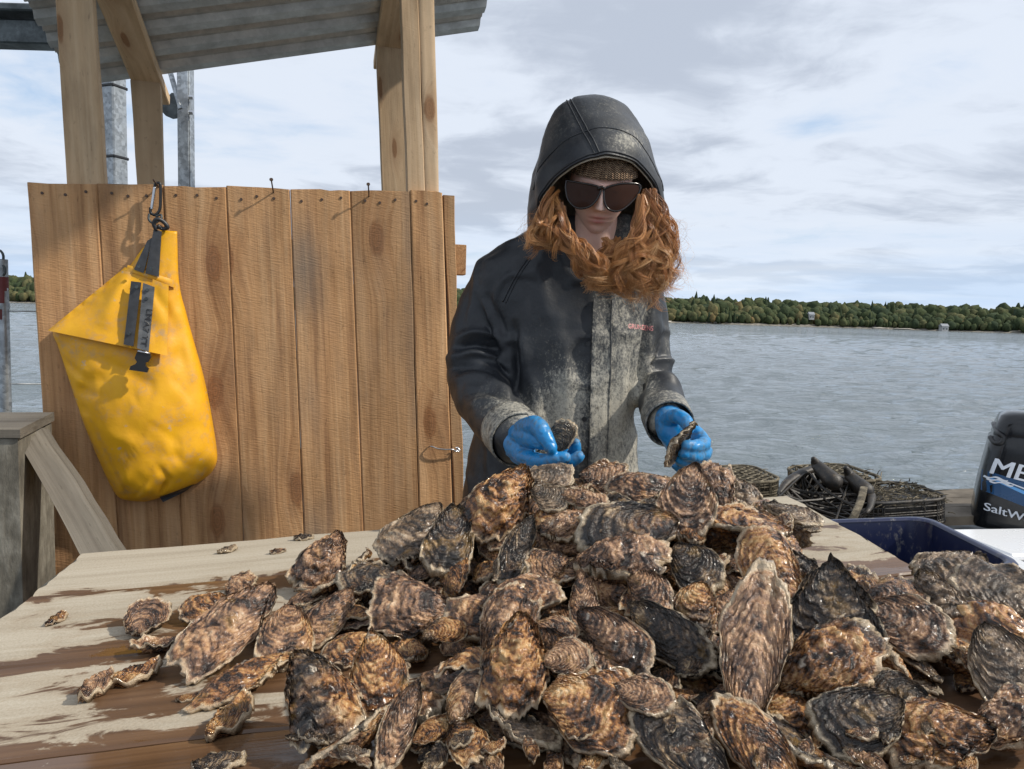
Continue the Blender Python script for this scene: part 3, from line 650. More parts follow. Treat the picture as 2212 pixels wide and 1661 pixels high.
for i in range(NR):
    l, r_ = LA[i], RA[i]; dep = l[2]
    for side in (0, 1):
        for k in range(nt if side == 0 else nt-2):
            t = k/(nt-1) if side == 0 else 1-(k+1)/(nt-1); a, b = l[0]+(r_[0]-l[0])*t, l[1]+(r_[1]-l[1])*t
            e = math.sqrt(max(0, 1-(2*t-1)**2))**.9
            if side == 0: c = .010+dep*e*(.93+.07*math.sin(t*3))
            else: c = .004+.006*e
            q = np.array([a*7, b*7, 3.]); fold = .005*fbm(q, 3)*e+.0022*fbm(q*3.3, 2)*e-.005*e*max(0, 1-abs(vnoise(np.array([a*6+b*3, b*5-a*2, 8.])))*5)-.0035*e*max(0, 1-abs(vnoise(np.array([a*15-b*6, b*9+a*5, 18.])))*6)
            if side == 0: c += fold*min(1, dep/.06)
            if side == 0: c += crease(a, b)*min(1, e*1.6)
            V.append(Wc(a, b, max(c, .003)))
            if side == 0: S2.append((a, b, max(c, .003)))
s_ = nt*2-2; Vb, Fb = loft([V[i*s_:(i+1)*s_] for i in range(NR)]); mk('bag_body', Vb, Fb, M['bag'], bag, True)
S2 = np.array(S2)
def bagc(a, b):
    d = (S2[:, 0]-a)**2+(S2[:, 1]-b)**2; k = np.argpartition(d, 5)[:5]; w_ = 1/(d[k]+1e-6); return float((S2[k, 2]*w_).sum()/w_.sum())
def on_bag(px, py, lift):
    a, b = wab(px, py); c = bagc(a, b); a, b = wab(px, py, c+lift); return Wc(a, b, c+lift)
def patch(name, corners, lift, mat, nu=10, nv=14, parent=bag, th=.0025, bulge=0.0, wob=0.0, liftfn=None):
    """sheet with thickness lying on the bag: corners TL TR BR BL in photo px"""
    TL, TR, BR, BL = [np.array(c, float) for c in corners]; fr, bk = [], []
    for i in range(nv+1):
        v = i/nv
        for j in range(nu+1):
            u = j/nu; p = (TL+(TR-TL)*u)*(1-v)+(BL+(BR-BL)*u)*v; lf = lift+bulge*math.sin(math.pi*u)*math.sin(math.pi*v)+(liftfn(u, v) if liftfn else 0)+wob*vnoise(np.array([u*3, v*4, lift*1000.]))
            q = on_bag(p[0], p[1], lf); fr.append(q); bk.append(q-NW*th)
    n = (nu+1)*(nv+1); Fc = []
    for i in range(nv):
        for j in range(nu):
            a = i*(nu+1)+j; q = (a, a+nu+1, a+nu+2, a+1); Fc.append(q); Fc.append(tuple(n+x for x in q[::-1]))
    bd = [j for j in range(nu+1)]+[i*(nu+1)+nu for i in range(1, nv+1)]+[nv*(nu+1)+j for j in range(nu-1, -1, -1)]+[i*(nu+1) for i in range(nv-1, 0, -1)]
    for k in range(len(bd)): a, b = bd[k], bd[(k+1) % len(bd)]; Fc.append((a, b, n+b, n+a))
    return mk(name, np.array(fr+bk), Fc, mat, parent, True, sharp=50)
# folded flap: left wing, centre panel with its straps
patch('flap', ((270, 577), (352, 600), (362, 768), (103, 714)), .012, M['bag'], 24, 24, liftfn=lambda u, v: .016*math.exp(-((u-.18-.25*v)/.10)**2)*math.sin(math.pi*min(1, v*1.2))+.014*v*v, wob=.004)
patch('roll_band', ((276, 572), (379, 606), (378, 622), (272, 584)), .013, M['bag'], 16, 4, bulge=.004)
patch('flap_panel', ((330, 603), (364, 616), (361, 768), (312, 758)), .030, M['bag'], 8, 16)
patch('strap', ((318, 520), (330, 512), (310, 590), (289, 582)), .012, M['strap'], 6, 12, liftfn=lambda u, v: .008*v)
patch('strap', ((332, 494), (349, 500), (343, 598), (314, 590)), .014, M['strap'], 6, 14, liftfn=lambda u, v: .008*v)
patch('strap', ((283, 607), (305, 610), (288, 748), (267, 744)), .038, M['strap'], 6, 16)
s4 = patch('strap', ((309, 611), (334, 620), (321, 760), (296, 752)), .042, M['strap2'], 6, 18, wob=.0015)
for (ax, ay) in ((295, 620), (318, 626), (316, 645), (278, 720), (300, 575), (327, 580)):
    p = on_bag(ax, ay, .048); mk('snap_stud', *tube([p-NW*.006, p+NW*.0015], .0045, 10), M['dark_steel'], bag)
patch('base_patch', ((345, 1074), (420, 1046), (400, 1062), (352, 1085)), .004, M['strap'], 10, 5)
# faint lettering inked along the worn strap
tv, tf = text_mesh('LMA7 TT', .01)
tv = tv-tv.min(0); wt = tv[:, 0].max(); ht = tv[:, 1].max()
A_, B_ = np.array([323.5, 668.]), np.array([310., 748.]); dirx = (A_-B_)*-1; px_n = np.array([-13., -2.2])
mk('strap_lettering', [on_bag(*(A_+dirx*(x/wt)-px_n*(y/ht-.5)), .0445) for x, y, z in tv], tf, M['black'], s4)
# buckle
bk_ = empty; pts = [(299, 756), (323, 762), (325, 772), (319, 782), (313, 784), (314, 792), (320, 797), (317, 805), (278, 799), (281, 791), (291, 787), (295, 782), (290, 774), (294, 763)]
zc = max(bagc(*wab(300, 780)), .05); P3 = []
for x, y in pts: a, b = wab(x, y, zc+.05); P3.append(Wc(a, b, zc+.034))
mk('buckle', *extrude([p+NW*.012 for p in P3], -NW*.012), M['black'], bag)
q = [Wc(*wab(x, y, zc+.05), zc+.047) for x, y in ((297, 758), (323, 764))]; mk('buckle_bar', *tube(q, .003, 8), M['steel'], bag, True)
# loop, ring and carabiner on a nail
def wring(pts, r, name, mat, c): return mk(name, *tube(spline([Wc(*wab(x, y, c), c+dc) for x, y, dc in pts], 44), r, 10), mat, bag, True)
wring([(338, 496, 0), (333, 484, .004), (340, 474, .008), (352, 478, .004), (362, 490, 0), (352, 494, -.004), (341, 488, .004)], .006, 'webbing_loop', M['strap'], .030)
wring([(322, 462, 0), (322, 474, .004), (330, 482, .006), (340, 480, .006), (349, 472, .004), (347, 464, 0), (336, 468, 0)], .0032, 'split_ring', M['dark_steel'], .030)
wring([(339, 395, 0), (346, 398, 0), (347, 425, 0), (345, 452, 0), (336, 464, 0), (326, 460, 0), (325, 448, 0)], .0042, 'carabiner', M['black'], .028)
wring([(327, 452, 0), (331, 425, 0), (334, 404, 0)], .0042, 'carabiner_gate', M['steel'], .028)
wring([(334, 404, 0), (336, 397, 0), (340, 395, 0)], .0042, 'carabiner_nose', M['black'], .028)
nl = MB(); nl.add(*tube(spline([W(342, 404, -.004), W(339, 399, .03), W(331, 388, .052)], 8), .0024, 8)); nl.build('nail', M['rust'], shed)

# ------------------------------------------------------------------ right-hand side: tote, boat, outboard, oyster cages
RP = TP-np.array([0, 0, .135]); FRc = onplane(2003, 1116, RP, NT_); NRc = onplane(2300, 1222, RP, NT_); FLc = onplane(1835, 1122, RP, NT_)
ex_ = nrm(FRc-FLc); ey_ = nrm(np.cross(NT_, ex_)); FL = FRc-ex_*.60
def tote_pt(u, v, z, inset=0): return FL+ex_*(inset+u*(.60-2*inset))-ey_*(inset+v*(.42-2*inset))+NT_*z
zdep = (FL+ex_*.3)[2]-deckz((FL+ex_*.3)[0])-.01
tote = empty('tote', tote_pt(.5, .5, -zdep)); tag(tote, 'scuffed navy plastic tote beside the table', 'tote')
def rrect(z, inset, rc=.05, n=6):
    out = []
    for (cu, cv, a0) in ((1, 0, 0), (0, 0, 90), (0, 1, 180), (1, 1, 270)):
        for k in range(n+1):
            a = math.radians(a0+90*k/n); c = FL+ex_*(.60-inset-rc if cu else inset+rc)-ey_*(.42-inset-rc if cv else inset+rc)
            out.append(c+ex_*rc*math.cos(a)+ey_*rc*math.sin(a)+NT_*z)
    return out
mk('tub', *loft([rrect(-zdep, .05), rrect(-.06, .022), rrect(-.055, .016), rrect(-.012, .014)], caps=False), M['tote'], tote, True, sharp=50)
mk('inner_wall', *loft([rrect(-.0, .020), rrect(-.06, .030), rrect(-zdep+.006, .056)][::-1], caps=False), M['tote'], tote, True, sharp=50)
v_, f_ = rrect(-zdep+.006, .05), None; mk('floor', v_, [tuple(range(len(v_)))], M['tote'], tote)
mk('rim', *loft([rrect(-.020, .004), rrect(-.002, .002), rrect(.004, .006), rrect(.004, .018), rrect(-.002, .022)], caps=False), M['tote'], tote, True, sharp=60)
# outboard motor
mY = 3.95; mc0 = U(2225, 1010, mY); mx = nrm(np.array([.86, -.50, 0])); my = np.array([-mx[1], mx[0], 0]); mo = U(2098, 1132, mY)
motor = empty('outboard_motor', mo+mx*.3-np.array([0, 0, .9])); tag(motor, 'black outboard motor with blue and white lettering beyond the tote', 'motor')
def msec(z, x0, x1, hw, rc):
    out = []
    for (sx, sy, a0) in ((1, 1, 0), (0, 1, 90), (0, -1, 180), (1, -1, 270)):
        for k in range(7): a = math.radians(a0+90*k/6); out.append(mo+mx*((x1-rc) if sx else (x0+rc))+my*((hw-rc)*sy+.20)+mx*rc*math.cos(a)+my*rc*math.sin(a)+np.array([0, 0, z]))
    return out
sec = [(-0.02, 0.01, 0.78, 0.16, 0.07), (0, -0.0, 0.8, 0.175, 0.08), (0.03, 0.0, 0.805, 0.18, 0.085), (0.1, 0.006, 0.8, 0.182, 0.085), (0.22, 0.018, 0.8, 0.182, 0.085), (0.3, 0.03, 0.8, 0.182, 0.085), (0.4, 0.046, 0.79, 0.18, 0.085), (0.47, 0.055, 0.785, 0.178, 0.085), (0.485, 0.068, 0.78, 0.172, 0.08), (0.495, 0.066, 0.78, 0.174, 0.08), (0.555, 0.08, 0.765, 0.168, 0.08), (0.595, 0.095, 0.745, 0.155, 0.08), (0.615, 0.125, 0.71, 0.125, 0.075), (0.622, 0.17, 0.66, 0.08, 0.05)]
cv, cf = loft([msec(*s) for s in sec]); mk('cowl', cv, cf, M['black_gloss'], motor, True, sharp=60)
bvh_m = BVHTree.FromPolygons([Vector(v) for v in cv], cf)
def hit(bvh, px, py, off):
    d = nrm(ray(px, py)); h_ = bvh.ray_cast(Vector(EYE), Vector(d))
    if h_[0] is None: return None
    n = Vector(h_[1]); n = -n if n.dot(Vector(d)) > 0 else n
    return np.array(h_[0])+np.array(n)*off
def decal(name, V2, Fc, bvh, off, mat, parent):
    P = [hit(bvh, x, y, off) for x, y in V2]; keep = [f for f in Fc if all(P[i] is not None for i in f)]
    P = [p if p is not None else np.zeros(3) for p in P]; used = sorted({i for f in keep for i in f}); ix = {k: j for j, k in enumerate(used)}
    return mk(name, [P[i] for i in used], [tuple(ix[i] for i in f) for f in keep], mat, parent)
def poly_grid(top, bot, n=16):
    V = []; 
    for k in range(n+1):
        t = k/n; a = np.array(top[0])+(np.array(top[1])-np.array(top[0]))*t; b = np.array(bot[0])+(np.array(bot[1])-np.array(bot[0]))*t; V += [tuple(a), tuple((a+b)/2), tuple(b)]
    return V, [q for k in range(n) for q in ((3*k, 3*k+1, 3*k+4, 3*k+3), (3*k+1, 3*k+2, 3*k+5, 3*k+4))]
decal('blue_band', *poly_grid(((2108, 1010), (2330, 1075)), ((2105, 1052), (2330, 1140))), bvh_m, .002, M['blue1'], motor)
decal('light_stripe', *poly_grid(((2138, 1030), (2330, 1108)), ((2130, 1030), (2330, 1122))), bvh_m, .003, M['blue2'], motor)
decal('white_stripe', *poly_grid(((2150, 1030), (2330, 1098)), ((2145, 1030), (2330, 1103))), bvh_m, .003, M['sticker'], motor)
def text_px(body, A, B, height, off=0.0, shear=.28):
    tv, tf = text_mesh(body, off, shear); tv = tv-tv.min(0); w_ = tv[:, 0].max(); hh_ = tv[:, 1].max(); A = np.array(A, float); B = np.array(B, float)
    return [tuple(A+(B-A)*(x/w_)+np.array([0, -height])*(y/hh_)) for x, y, z in tv], tf
decal('lettering', *text_px('MERCURY', (2138, 1022), (2440, 1096), 36), bvh_m, .0045, M['sticker'], motor)
_tv, _tf = text_px('MERCURY', (2140.5, 1022.5), (2442.5, 1096.5), 36); decal('lettering', _tv, _tf, bvh_m, .0056, M['sticker'], motor)
_tv, _tf = text_px('SaltWater', (2126.2, 1101), (2271.2, 1143), 17, 0.0, .1); decal('lettering', _tv, _tf, bvh_m, .0042, M['sticker'], motor)
for k in range(3):
    wv = [(2128+6*k+50*t, 1026+5.5*k+10*t+2.2*math.sin(t*9)) for t in np.linspace(0, 1, 14)]; V2 = wv+[(x-3, y+3) for x, y in wv]
    decal('wave_mark', V2, [(i, 14+i, 15+i, i+1) for i in range(13)], bvh_m, .005, M['sticker'], motor)
decal('lettering', *text_px('SaltWater', (2125, 1101), (2270, 1143), 17, .0, .1), bvh_m, .003, M['sticker'], motor)
lp_ = [hit(bvh_m, x, y, .004) for x, y in ((2134, 925), (2140, 945), (2150, 957), (2164, 956), (2168, 945), (2158, 936), (2148, 915))]
mk('latch', *tube(spline([p for p in lp_ if p is not None], 24), .012, 8), M['black'], motor, True)
mk('midsection', *box(mo+mx*.30+my*.2+np.array([0, 0, -.30]), (.22, .16, .58), np.array([mx, my, [0, 0, 1]]), .03), M['black'], motor)
mk('lower_unit', *box(mo+mx*.32+my*.2+np.array([0, 0, -.86]), (.34, .10, .60), np.array([mx, my, [0, 0, 1]]), .04), M['black'], motor)
# skiff: its white stern quarter shows behind the tote
skiff = empty('skiff', (3.9, 2.6, 0)); tag(skiff, 'white fibreglass skiff with the outboard on its stern', 'boat')
hx = nrm(np.array([.15, -.99, 0])); hy = np.array([-hx[1], hx[0], 0]); gz = U(2150, 1136, 3.75)[2]; S0 = np.array([*(mo+mx*.30+my*.2)[:2], 0])+hx*.22
def hsec(t):
    w_ = .86*(1-max(0, (t-.45)/.55)**2.2)+.01; keel = -.12+.30*max(0, t-.6)**2; c = S0+hx*t*4.4; sh = gz+.10*t*t
    return [c+hy*y*w_+np.array([0, 0, z]) for y, z in ((-1.0, sh), (-1.04, sh-.05), (-.98, sh-.10), (-.86, .12), (-.45, keel+.02), (0, keel-.06), (.45, keel+.02), (.86, .12), (.98, sh-.10), (1.04, sh-.05), (1.0, sh), (.84, sh), (.80, sh-.03), (.72, .25), (0, .18), (-.72, .25), (-.80, sh-.03), (-.84, sh))]
mk('hull', *loft([hsec(t) for t in np.linspace(0, 1, 22)]), M['white'], skiff, True, sharp=40)
tb = [S0+hx*.0, S0+hx*.36]; mk('stern_deck', *box(S0+hx*.20+np.array([0, 0, gz-.012]), (.40, 1.42, .03), np.array([hx, hy, [0, 0, 1]]), .008), M['white'], skiff)
mk('thwart', *box(S0+hx*2.0+np.array([0, 0, gz-.12]), (.28, 1.36, .03), np.array([hx, hy, [0, 0, 1]]), .006), M['white'], skiff)
mk('cleat', *tube(spline([S0+hx*.28+hy*.45+np.array([0, 0, gz+.02+.015*abs(k)]) + hx*.05*k for k in (-1, 0, 1)], 8), .008, 8), M['steel'], skiff, True)

# ---- cages on the far corner of the float
def seaweed(name, pts_fn, n, mat, parent, rg):
    mb = MB()
    for k in range(n):
        p = pts_fn(rg); d = rg.normal(0, 1, 3); d[2] *= .35; q = spline([p, p+d*.022+np.array([0, 0, .005]), p+d*.042+rg.normal(0, .008, 3)], 5); mb.add(*tube(q, [.003, .003, .0028, .002, .001], 4))
    o = mb.build(name, mat, parent); o['kind'] = 'stuff'; return o
def cage(px0, px1, pyb, h, depth, yaw, label, mat, weed, lattice=True, dz=0.0, sp=.045):
    def dz_(x): return deckz(x)
    d = ray((px0+px1)/2, pyb); n = NT_; t = np.dot(np.array([0, 0, .40])-EYE, n)/np.dot(d, n); c = EYE+d*t; c[2] += dz; wd = (px1-px0)*c[1]/F
    a = math.radians(yaw); ex = nrm(np.array([math.cos(a), math.sin(a), math.tan(TILT)*math.cos(a)])); ey = nrm(np.cross(NT_, ex)); C = c+ey*depth/2
    r = empty('oyster_cage', c); tag(r, label, 'cage', None); rg = np.random.default_rng(int(px0)); rc = min(.12, depth*.4)
    def ring(z, ins=0, n=9):
        o = []
        for (sx, sy, a0) in ((1, 1, 0), (-1, 1, 90), (-1, -1, 180), (1, -1, 270)):
            for k in range(n): b = math.radians(a0+90*k/(n-1)); o.append(C+ex*((wd/2-rc-ins)*sx+rc*math.cos(b))+ey*((depth/2-rc-ins)*sy+rc*math.sin(b))+NT_*z)
        return o
    for z, rr in ((h, .010), (h*.5, .006), (.012, .010)): R_ = ring(z); mk('hoop', *tube(R_+[R_[0]], rr, 7, caps=False), mat, r, True)
    R1, R0 = spline(np.array(ring(h)+ring(h)[:1]), int((wd+depth)*2/sp)), spline(np.array(ring(.01)+ring(.01)[:1]), int((wd+depth)*2/sp)); mb = MB()
    for p, q in zip(R0, R1): mb.add(*tube([p, q], .005, 5))
    for k in range(1, 5): mb.add(*tube(ring(h*k/5)+ring(h*k/5)[:1], .0042, 5, caps=False))
    mb.build('side_mesh', mat, r)['kind'] = 'stuff'; mb = MB()
    m_ = int(wd/sp*1.0)
    for k in range(-m_, m_+1):
        for s in (1, -1):
            x = k*sp*1.6; pts = []
            for t_ in np.linspace(-.5, .5, 9):
                u = x+s*t_*depth*1.1; v = t_*depth
                if abs(u) < wd/2*.97 and (abs(u) < wd/2-rc or abs(v) < depth/2-rc*.4): pts.append(C+ex*u+ey*v+NT_*(h+.004))
            if len(pts) > 1: mb.add(*tube(pts, .0055, 5))
    fv = ring(h*.86, .02); fb_ = ring(.02, .02); mk('shell_fill', *loft([fb_, fv]), mat, r)
    if lattice: mb.build('lid_lattice', mat, r)['kind'] = 'stuff'
    if weed: seaweed('seaweed', lambda g_: C+ex*g_.uniform(-.47, .47)*wd+ey*g_.uniform(-.47, .47)*depth+NT_*(h+g_.uniform(-.03, .02) if g_.random() < .7 else g_.uniform(.02, h)), weed, M['weed'], r, rg)
    return r, C, ex, ey, wd
cage(1520, 1702, 1098, .15, .50, 6, 'pale silted mesh cage by the water behind the gloved hand', M['cage'], 110)
cage(1770, 1925, 1100, .16, .50, 6, 'weed covered mesh cage with a dark rim behind the horned basket', M['cage'], 240, dz=0.0)
cage(1862, 2070, 1140, .14, .42, 6, 'low flat cage overgrown with dark weed next to the navy tote', M['cage_dark'], 480, lattice=False)
# tilted black basket with two horns and a pale tie
bY = 3.4; hb = empty('horned_basket', U(1780, 1125, bY)); tag(hb, 'tilted black plastic basket with two upright horns and tangled netting', 'basket')
rim = [U(x, y, Y_-.55) for x, y, Y_ in ((1682, 1066, 4.0), (1700, 1042, 4.1), (1735, 1020, 4.2), (1768, 1012, 4.25), (1790, 1024, 4.2), (1830, 1042, 4.15), (1868, 1056, 4.1), (1882, 1076, 4.0), (1868, 1110, 3.85), (1800, 1128, 3.75), (1720, 1112, 3.8), (1682, 1085, 3.9))]
rs = spline(np.array(rim+rim[:1]), 60); mk('rim', *tube(rs[:40], np.interp(np.arange(40), [0, 6, 34, 39], [.010, .024, .024, .008]), 10, flat=.75), M['cage_dark'], hb, True)
for (a, b, c_) in (((1758, 992), (1766, 1006), (1800, 1040)), ((1828, 1012), (1838, 1030), (1868, 1060))):
    mk('horn', *tube(spline([U(*a, 3.6), U(*b, 3.6), U(*c_, 3.5)], 12), np.linspace(.014, .044, 12), 10, rnd=True), M['cage_dark'], hb, True)
cen = np.mean(rim, 0); mb = MB(); rg = np.random.default_rng(5)
for k in range(90):
    i, j = rg.integers(0, 60, 2); p, q = rs[i], rs[j]; m_ = (p+q)/2+np.array([0, .03, -.05])+rg.normal(0, .03, 3); mb.add(*tube(spline([p, m_, q], 8), rg.uniform(.003, .007), 5))
mb.build('netting', M['cage_dark'], hb)['kind'] = 'stuff'
bw = [rs]+[[cen+(p-cen)*s+np.array([0, .05, -dz]) for p in rs] for s, dz in ((.92, .10), (.75, .20))]; bw[2] = [np.array([p[0], p[1], max(p[2], deckz(p[0])+.01)]) for p in bw[2]]
mk('bowl', *loft([np.array(r_)[:-1] for r_ in bw], caps=False), M['cage_dark'], hb, True)
mk('tie_strap', *tube(spline([U(1866, 1052, 3.45), U(1860, 1078, 3.3), U(1848, 1108, 3.2), U(1840, 1124, 3.18)], 12), .017, 8, flat=.25), M['cage'], hb, True)

# ------------------------------------------------------------------ oysters
def f_oyster(g):
    P = g.coord('Object'); r = g.rand(); cr = g.sep(g.node('ShaderNodeObjectInfo').outputs['Color']); r3 = cr[0]; r2 = cr[1]
    Q = g.vm('ADD', P, g.comb(g.m('MULTIPLY', r, 9.1), g.m('MULTIPLY', r2, 5.3), r3)); u = g.attr('grow', 'Fac'); lid = g.attr('lid', 'Fac')
    n1 = g.noise(Q, 30, 6, .62, .4); n2 = g.noise(Q, 85, 5, .65, .3); n3 = g.noise(Q, 14, 3, .5); nf = g.noise(Q, 330, 4, .65)
    ring = g.m('SINE', g.m('ADD', g.m('MULTIPLY', u, 88), g.m('MULTIPLY', n1, 9)))
    t = g.m('ADD', g.m('MULTIPLY', n1, .58), g.m('ADD', g.m('MULTIPLY', n2, .34), g.m('MULTIPLY', ring, .026)))
    t = g.m('ADD', t, g.m('MULTIPLY', g.m('SUBTRACT', nf, .5), .13)); t = g.m('ADD', g.m('MULTIPLY', g.m('SUBTRACT', t, .47), 1.22), .462)
    lm = g.attr('lam', 'Fac'); t = g.m('ADD', t, g.m('ADD', g.m('MULTIPLY', g.m('SUBTRACT', lm, .33), .055), g.m('MULTIPLY', g.m('SINE', g.m('ADD', g.m('MULTIPLY', u, 24), g.m('MULTIPLY', n3, 7))), .028)))
    rust = g.ramp(t, [(.33, (.014, .008, .005)), (.41, (.10, .042, .017)), (.46, (.27, .115, .038)), (.515, (.43, .22, .080)), (.57, (.55, .335, .145)), (.67, (.68, .52, .33))])
    dark = g.ramp(t, [(.34, (.009, .007, .005)), (.44, (.030, .020, .014)), (.51, (.085, .055, .033)), (.57, (.21, .135, .072)), (.66, (.46, .34, .20))])
    plum = g.ramp(t, [(.33, (.020, .012, .008)), (.41, (.11, .058, .034)), (.48, (.28, .155, .085)), (.55, (.46, .27, .145)), (.66, (.66, .50, .34))])
    grey = g.ramp(t, [(.34, (.05, .038, .027)), (.46, (.14, .105, .070)), (.56, (.28, .215, .145)), (.68, (.48, .40, .29))])
    c = g.mix(g.ramp(g.m('ADD', n3, g.m('MULTIPLY', g.m('SUBTRACT', r2, .5), .55)), [(.42, 0.0), (.58, 1.0)]), rust, plum)
    dk = g.m('ADD', g.m('MULTIPLY', lid, .34), g.m('ADD', g.m('SUBTRACT', r3, .57), g.m('MULTIPLY', g.m('SUBTRACT', n3, .5), 1.5)))
    c = g.mix(g.ramp(dk, [(.10, 0.0), (.40, 1.0)], 'EASE'), c, dark)
    c = g.mix(g.m('MULTIPLY', g.m('GREATER_THAN', r2, .90), .75), c, grey)
    och = g.ramp(g.noise(Q, 22, 4, .6), [(.60, 0.0), (.70, 1.0)]); c = g.mix(g.m('MULTIPLY', och, .45), c, (.36, .20, .045))
    mar = g.m('MULTIPLY', g.ramp(g.m('ADD', u, g.m('MULTIPLY', g.m('SUBTRACT', n2, .5), .10)), [(.93, 0.0), (.985, 1.0)], 'EASE'), g.ramp(n1, [(.30, .35), (.55, 1.0)]))
    c = g.mix(g.m('MULTIPLY', mar, .85), c, g.mix(n2, (.34, .24, .13), (.70, .59, .43)))
    spot = g.ramp(g.noise(Q, 48, 2, .5), [(.70, 0.0), (.75, 1.0)]); c = g.mix(g.m('MULTIPLY', spot, .7), c, (.62, .53, .42))
    rough = g.ramp(g.noise(Q, 60, 3, .6), [(.36, .08), (.56, .28), (.75, .52)])
    hh = g.m('ADD', g.m('MULTIPLY', n2, .75), g.m('ADD', g.m('MULTIPLY', nf, .38), g.m('ADD', g.m('MULTIPLY', n1, .28), g.m('MULTIPLY', ring, .09))))
    return {'Base Color': c, 'Roughness': rough, 'Normal': g.bump(hh, .95, .0062), 'Specular IOR Level': .55, 'Coat Weight': .15, 'Coat Roughness': .15}
M['oyster'] = material('wet_oyster_shell', f_oyster)

def oyster_mesh(name, seed, L=.11, Wd=.07, cup=.022, lidh=.006, bend=.0, frill=.004, lam=8, taper=.5, blunt=0.0, rough=1.0, nu=38, nt=96, valves=2):
    """two valves grown as shingled rings out of the hinge; x along the shell (hinge at 0), +z is the flat lid"""
    rg = np.random.default_rng(seed); th = np.linspace(0, 2*np.pi, nt, endpoint=False); so_ = seed*13.7
    cx = .5-.5*np.cos(th); x = L*cx; wprof = np.clip(cx, 0, 1)**taper*(1-blunt*0)
    y = Wd*.56*np.sin(th)*(.34+.66*wprof)*(1.0 if blunt == 0 else 1.0)
    e_ = 1+blunt*.22*np.abs(np.sin(2*th))*(cx > .4); x = x*(1+.5*(e_-1)); y = y*e_
    ang = np.stack([np.cos(th)*1.6, np.sin(th)*1.6, np.full(nt, so_)], 1)
    rad = 1+.11*fbm(ang, 2)+.060*fbm(ang*3.1, 3)*rough; vn11 = vnoise(ang*11)*.022*rough; x = L*.5+(x-L*.5)*rad; y = y*rad
    y = y+bend*L*(x/L)**2; O = np.stack([x, y], 1); hinge = np.array([L*.015, 0])
    us = np.concatenate([[.02], np.linspace(.07, 1, nu-1)**.92]); Vt = []; A = {'grow': [], 'lid': [], 'lam': []}; Fc = []; sheets = []
    for side in ((0, 1) if valves == 2 else (0,)):      # 0 cup (below), 1 lid (above)
        inset = .965 if side else 1.0; base = len(Vt)
        for ui, u in enumerate(us):
            k = u*lam+.85*fbm(np.stack([np.cos(th)*1.3, np.sin(th)*1.3, np.full(nt, so_+side*5)], 1), 2); fr = k-np.floor(k)
            st = fr**2.2                                             # each growth ring lifts towards its edge
            spread = 1+(.020*rough)*(st-.3)*(u > .15)
            p = hinge+(O-hinge)*(u*inset)*(spread*(1+vn11*u**6))[:, None]
            xx, yy = p[:, 0], p[:, 1]-bend*L*(p[:, 0]/L)**2
            lw = Wd*.56*(.34+.66*np.clip(xx/L, 0.01, 1)**taper)*1.02
            rho = np.clip(((xx-L*.5)/(L*.52))**2+(yy/lw)**2, 0, 1); dome = (1-rho)**(1.05 if side == 0 else .9)
            nz = fbm(np.stack([xx*52, yy*52, np.full(nt, so_+side*9.)], 1), 5, .58)*.0020*rough**1.6+fbm(np.stack([xx*15, yy*15, np.full(nt, so_+3+side*4.)], 1), 2)*.0036
            wave = frill*fbm(np.stack([np.cos(th)*3.0, np.sin(th)*3.0, np.full(nt, so_+1.)], 1), 3)*u**3+frill*.5*vnoise(np.stack([np.cos(th)*8, np.sin(th)*8, np.full(nt, so_+2.)], 1))*u**5
            bow = .035*L*np.sin(np.pi*np.clip(xx/L, 0, 1))*math.sin(so_)
            if side == 0: z = -cup*dome-(.0034*rough)*st*min(1, u*2)+nz*(.35+.65*min(1, (1-u)*4+.2))+wave+bow-.0006
            else: z = lidh*dome+(.0028*rough)*st*min(1, u*2)+nz*.75*(.35+.65*min(1, (1-u)*4+.2))+wave+bow+.0006
            Vt += list(np.stack([p[:, 0], p[:, 1], z], 1)); A['grow'] += [u]*nt; A['lid'] += [float(side)]*nt; A['lam'] += list(st)
        n_ = len(us); sheets.append((base, n_))
        for i in range(n_-1):
            for j in range(nt):
                k = (j+1) % nt; q = (base+i*nt+j, base+i*nt+k, base+(i+1)*nt+k, base+(i+1)*nt+j); Fc.append(q[::-1] if side == 1 else q)
        Fc.append(tuple(base+j for j in range(nt)) if side == 1 else tuple(base+j for j in range(nt))[::-1])
    Vt = np.array(Vt)
    if valves == 2:
        a = sheets[0][0]+(sheets[0][1]-1)*nt; b = sheets[1][0]+(sheets[1][1]-1)*nt
        for j in range(nt): k = (j+1) % nt; Fc.append((a+j, a+k, b+k, b+j))
    else:                                                             # single valve: inner face follows the outer one
        n_ = sheets[0][1]; ob = len(Vt); In = Vt.copy(); uu = np.array(A['grow'])
        In[:, 2] += .0022+.0035*(1-uu); Vt = np.concatenate([Vt, In]); A['grow'] += list(uu); A['lid'] += [0.3]*len(uu); A['lam'] += [0.2]*len(uu)
        for i in range(n_-1):
            for j in range(nt): k = (j+1) % nt; Fc.append((ob+i*nt+j, ob+(i+1)*nt+j, ob+(i+1)*nt+k, ob+i*nt+k))
        a = (n_-1)*nt
        for j in range(nt): k = (j+1) % nt; Fc.append((a+j, a+k, ob+a+k, ob+a+j))
        Fc.append(tuple(ob+j for j in range(nt)))
    Vt[:, 0] -= L*.5
    me = bpy.data.meshes.new(name); me.from_pydata(Vt.tolist(), [], Fc); me.polygons.foreach_set('use_smooth', [True]*len(me.polygons))
    for k_, a_ in A.items(): at = me.attributes.new(k_, 'FLOAT', 'POINT'); at.data.foreach_set('value', np.array(a_, float))
    me.materials.append(M['oyster']); me.update()
    return me, Vt

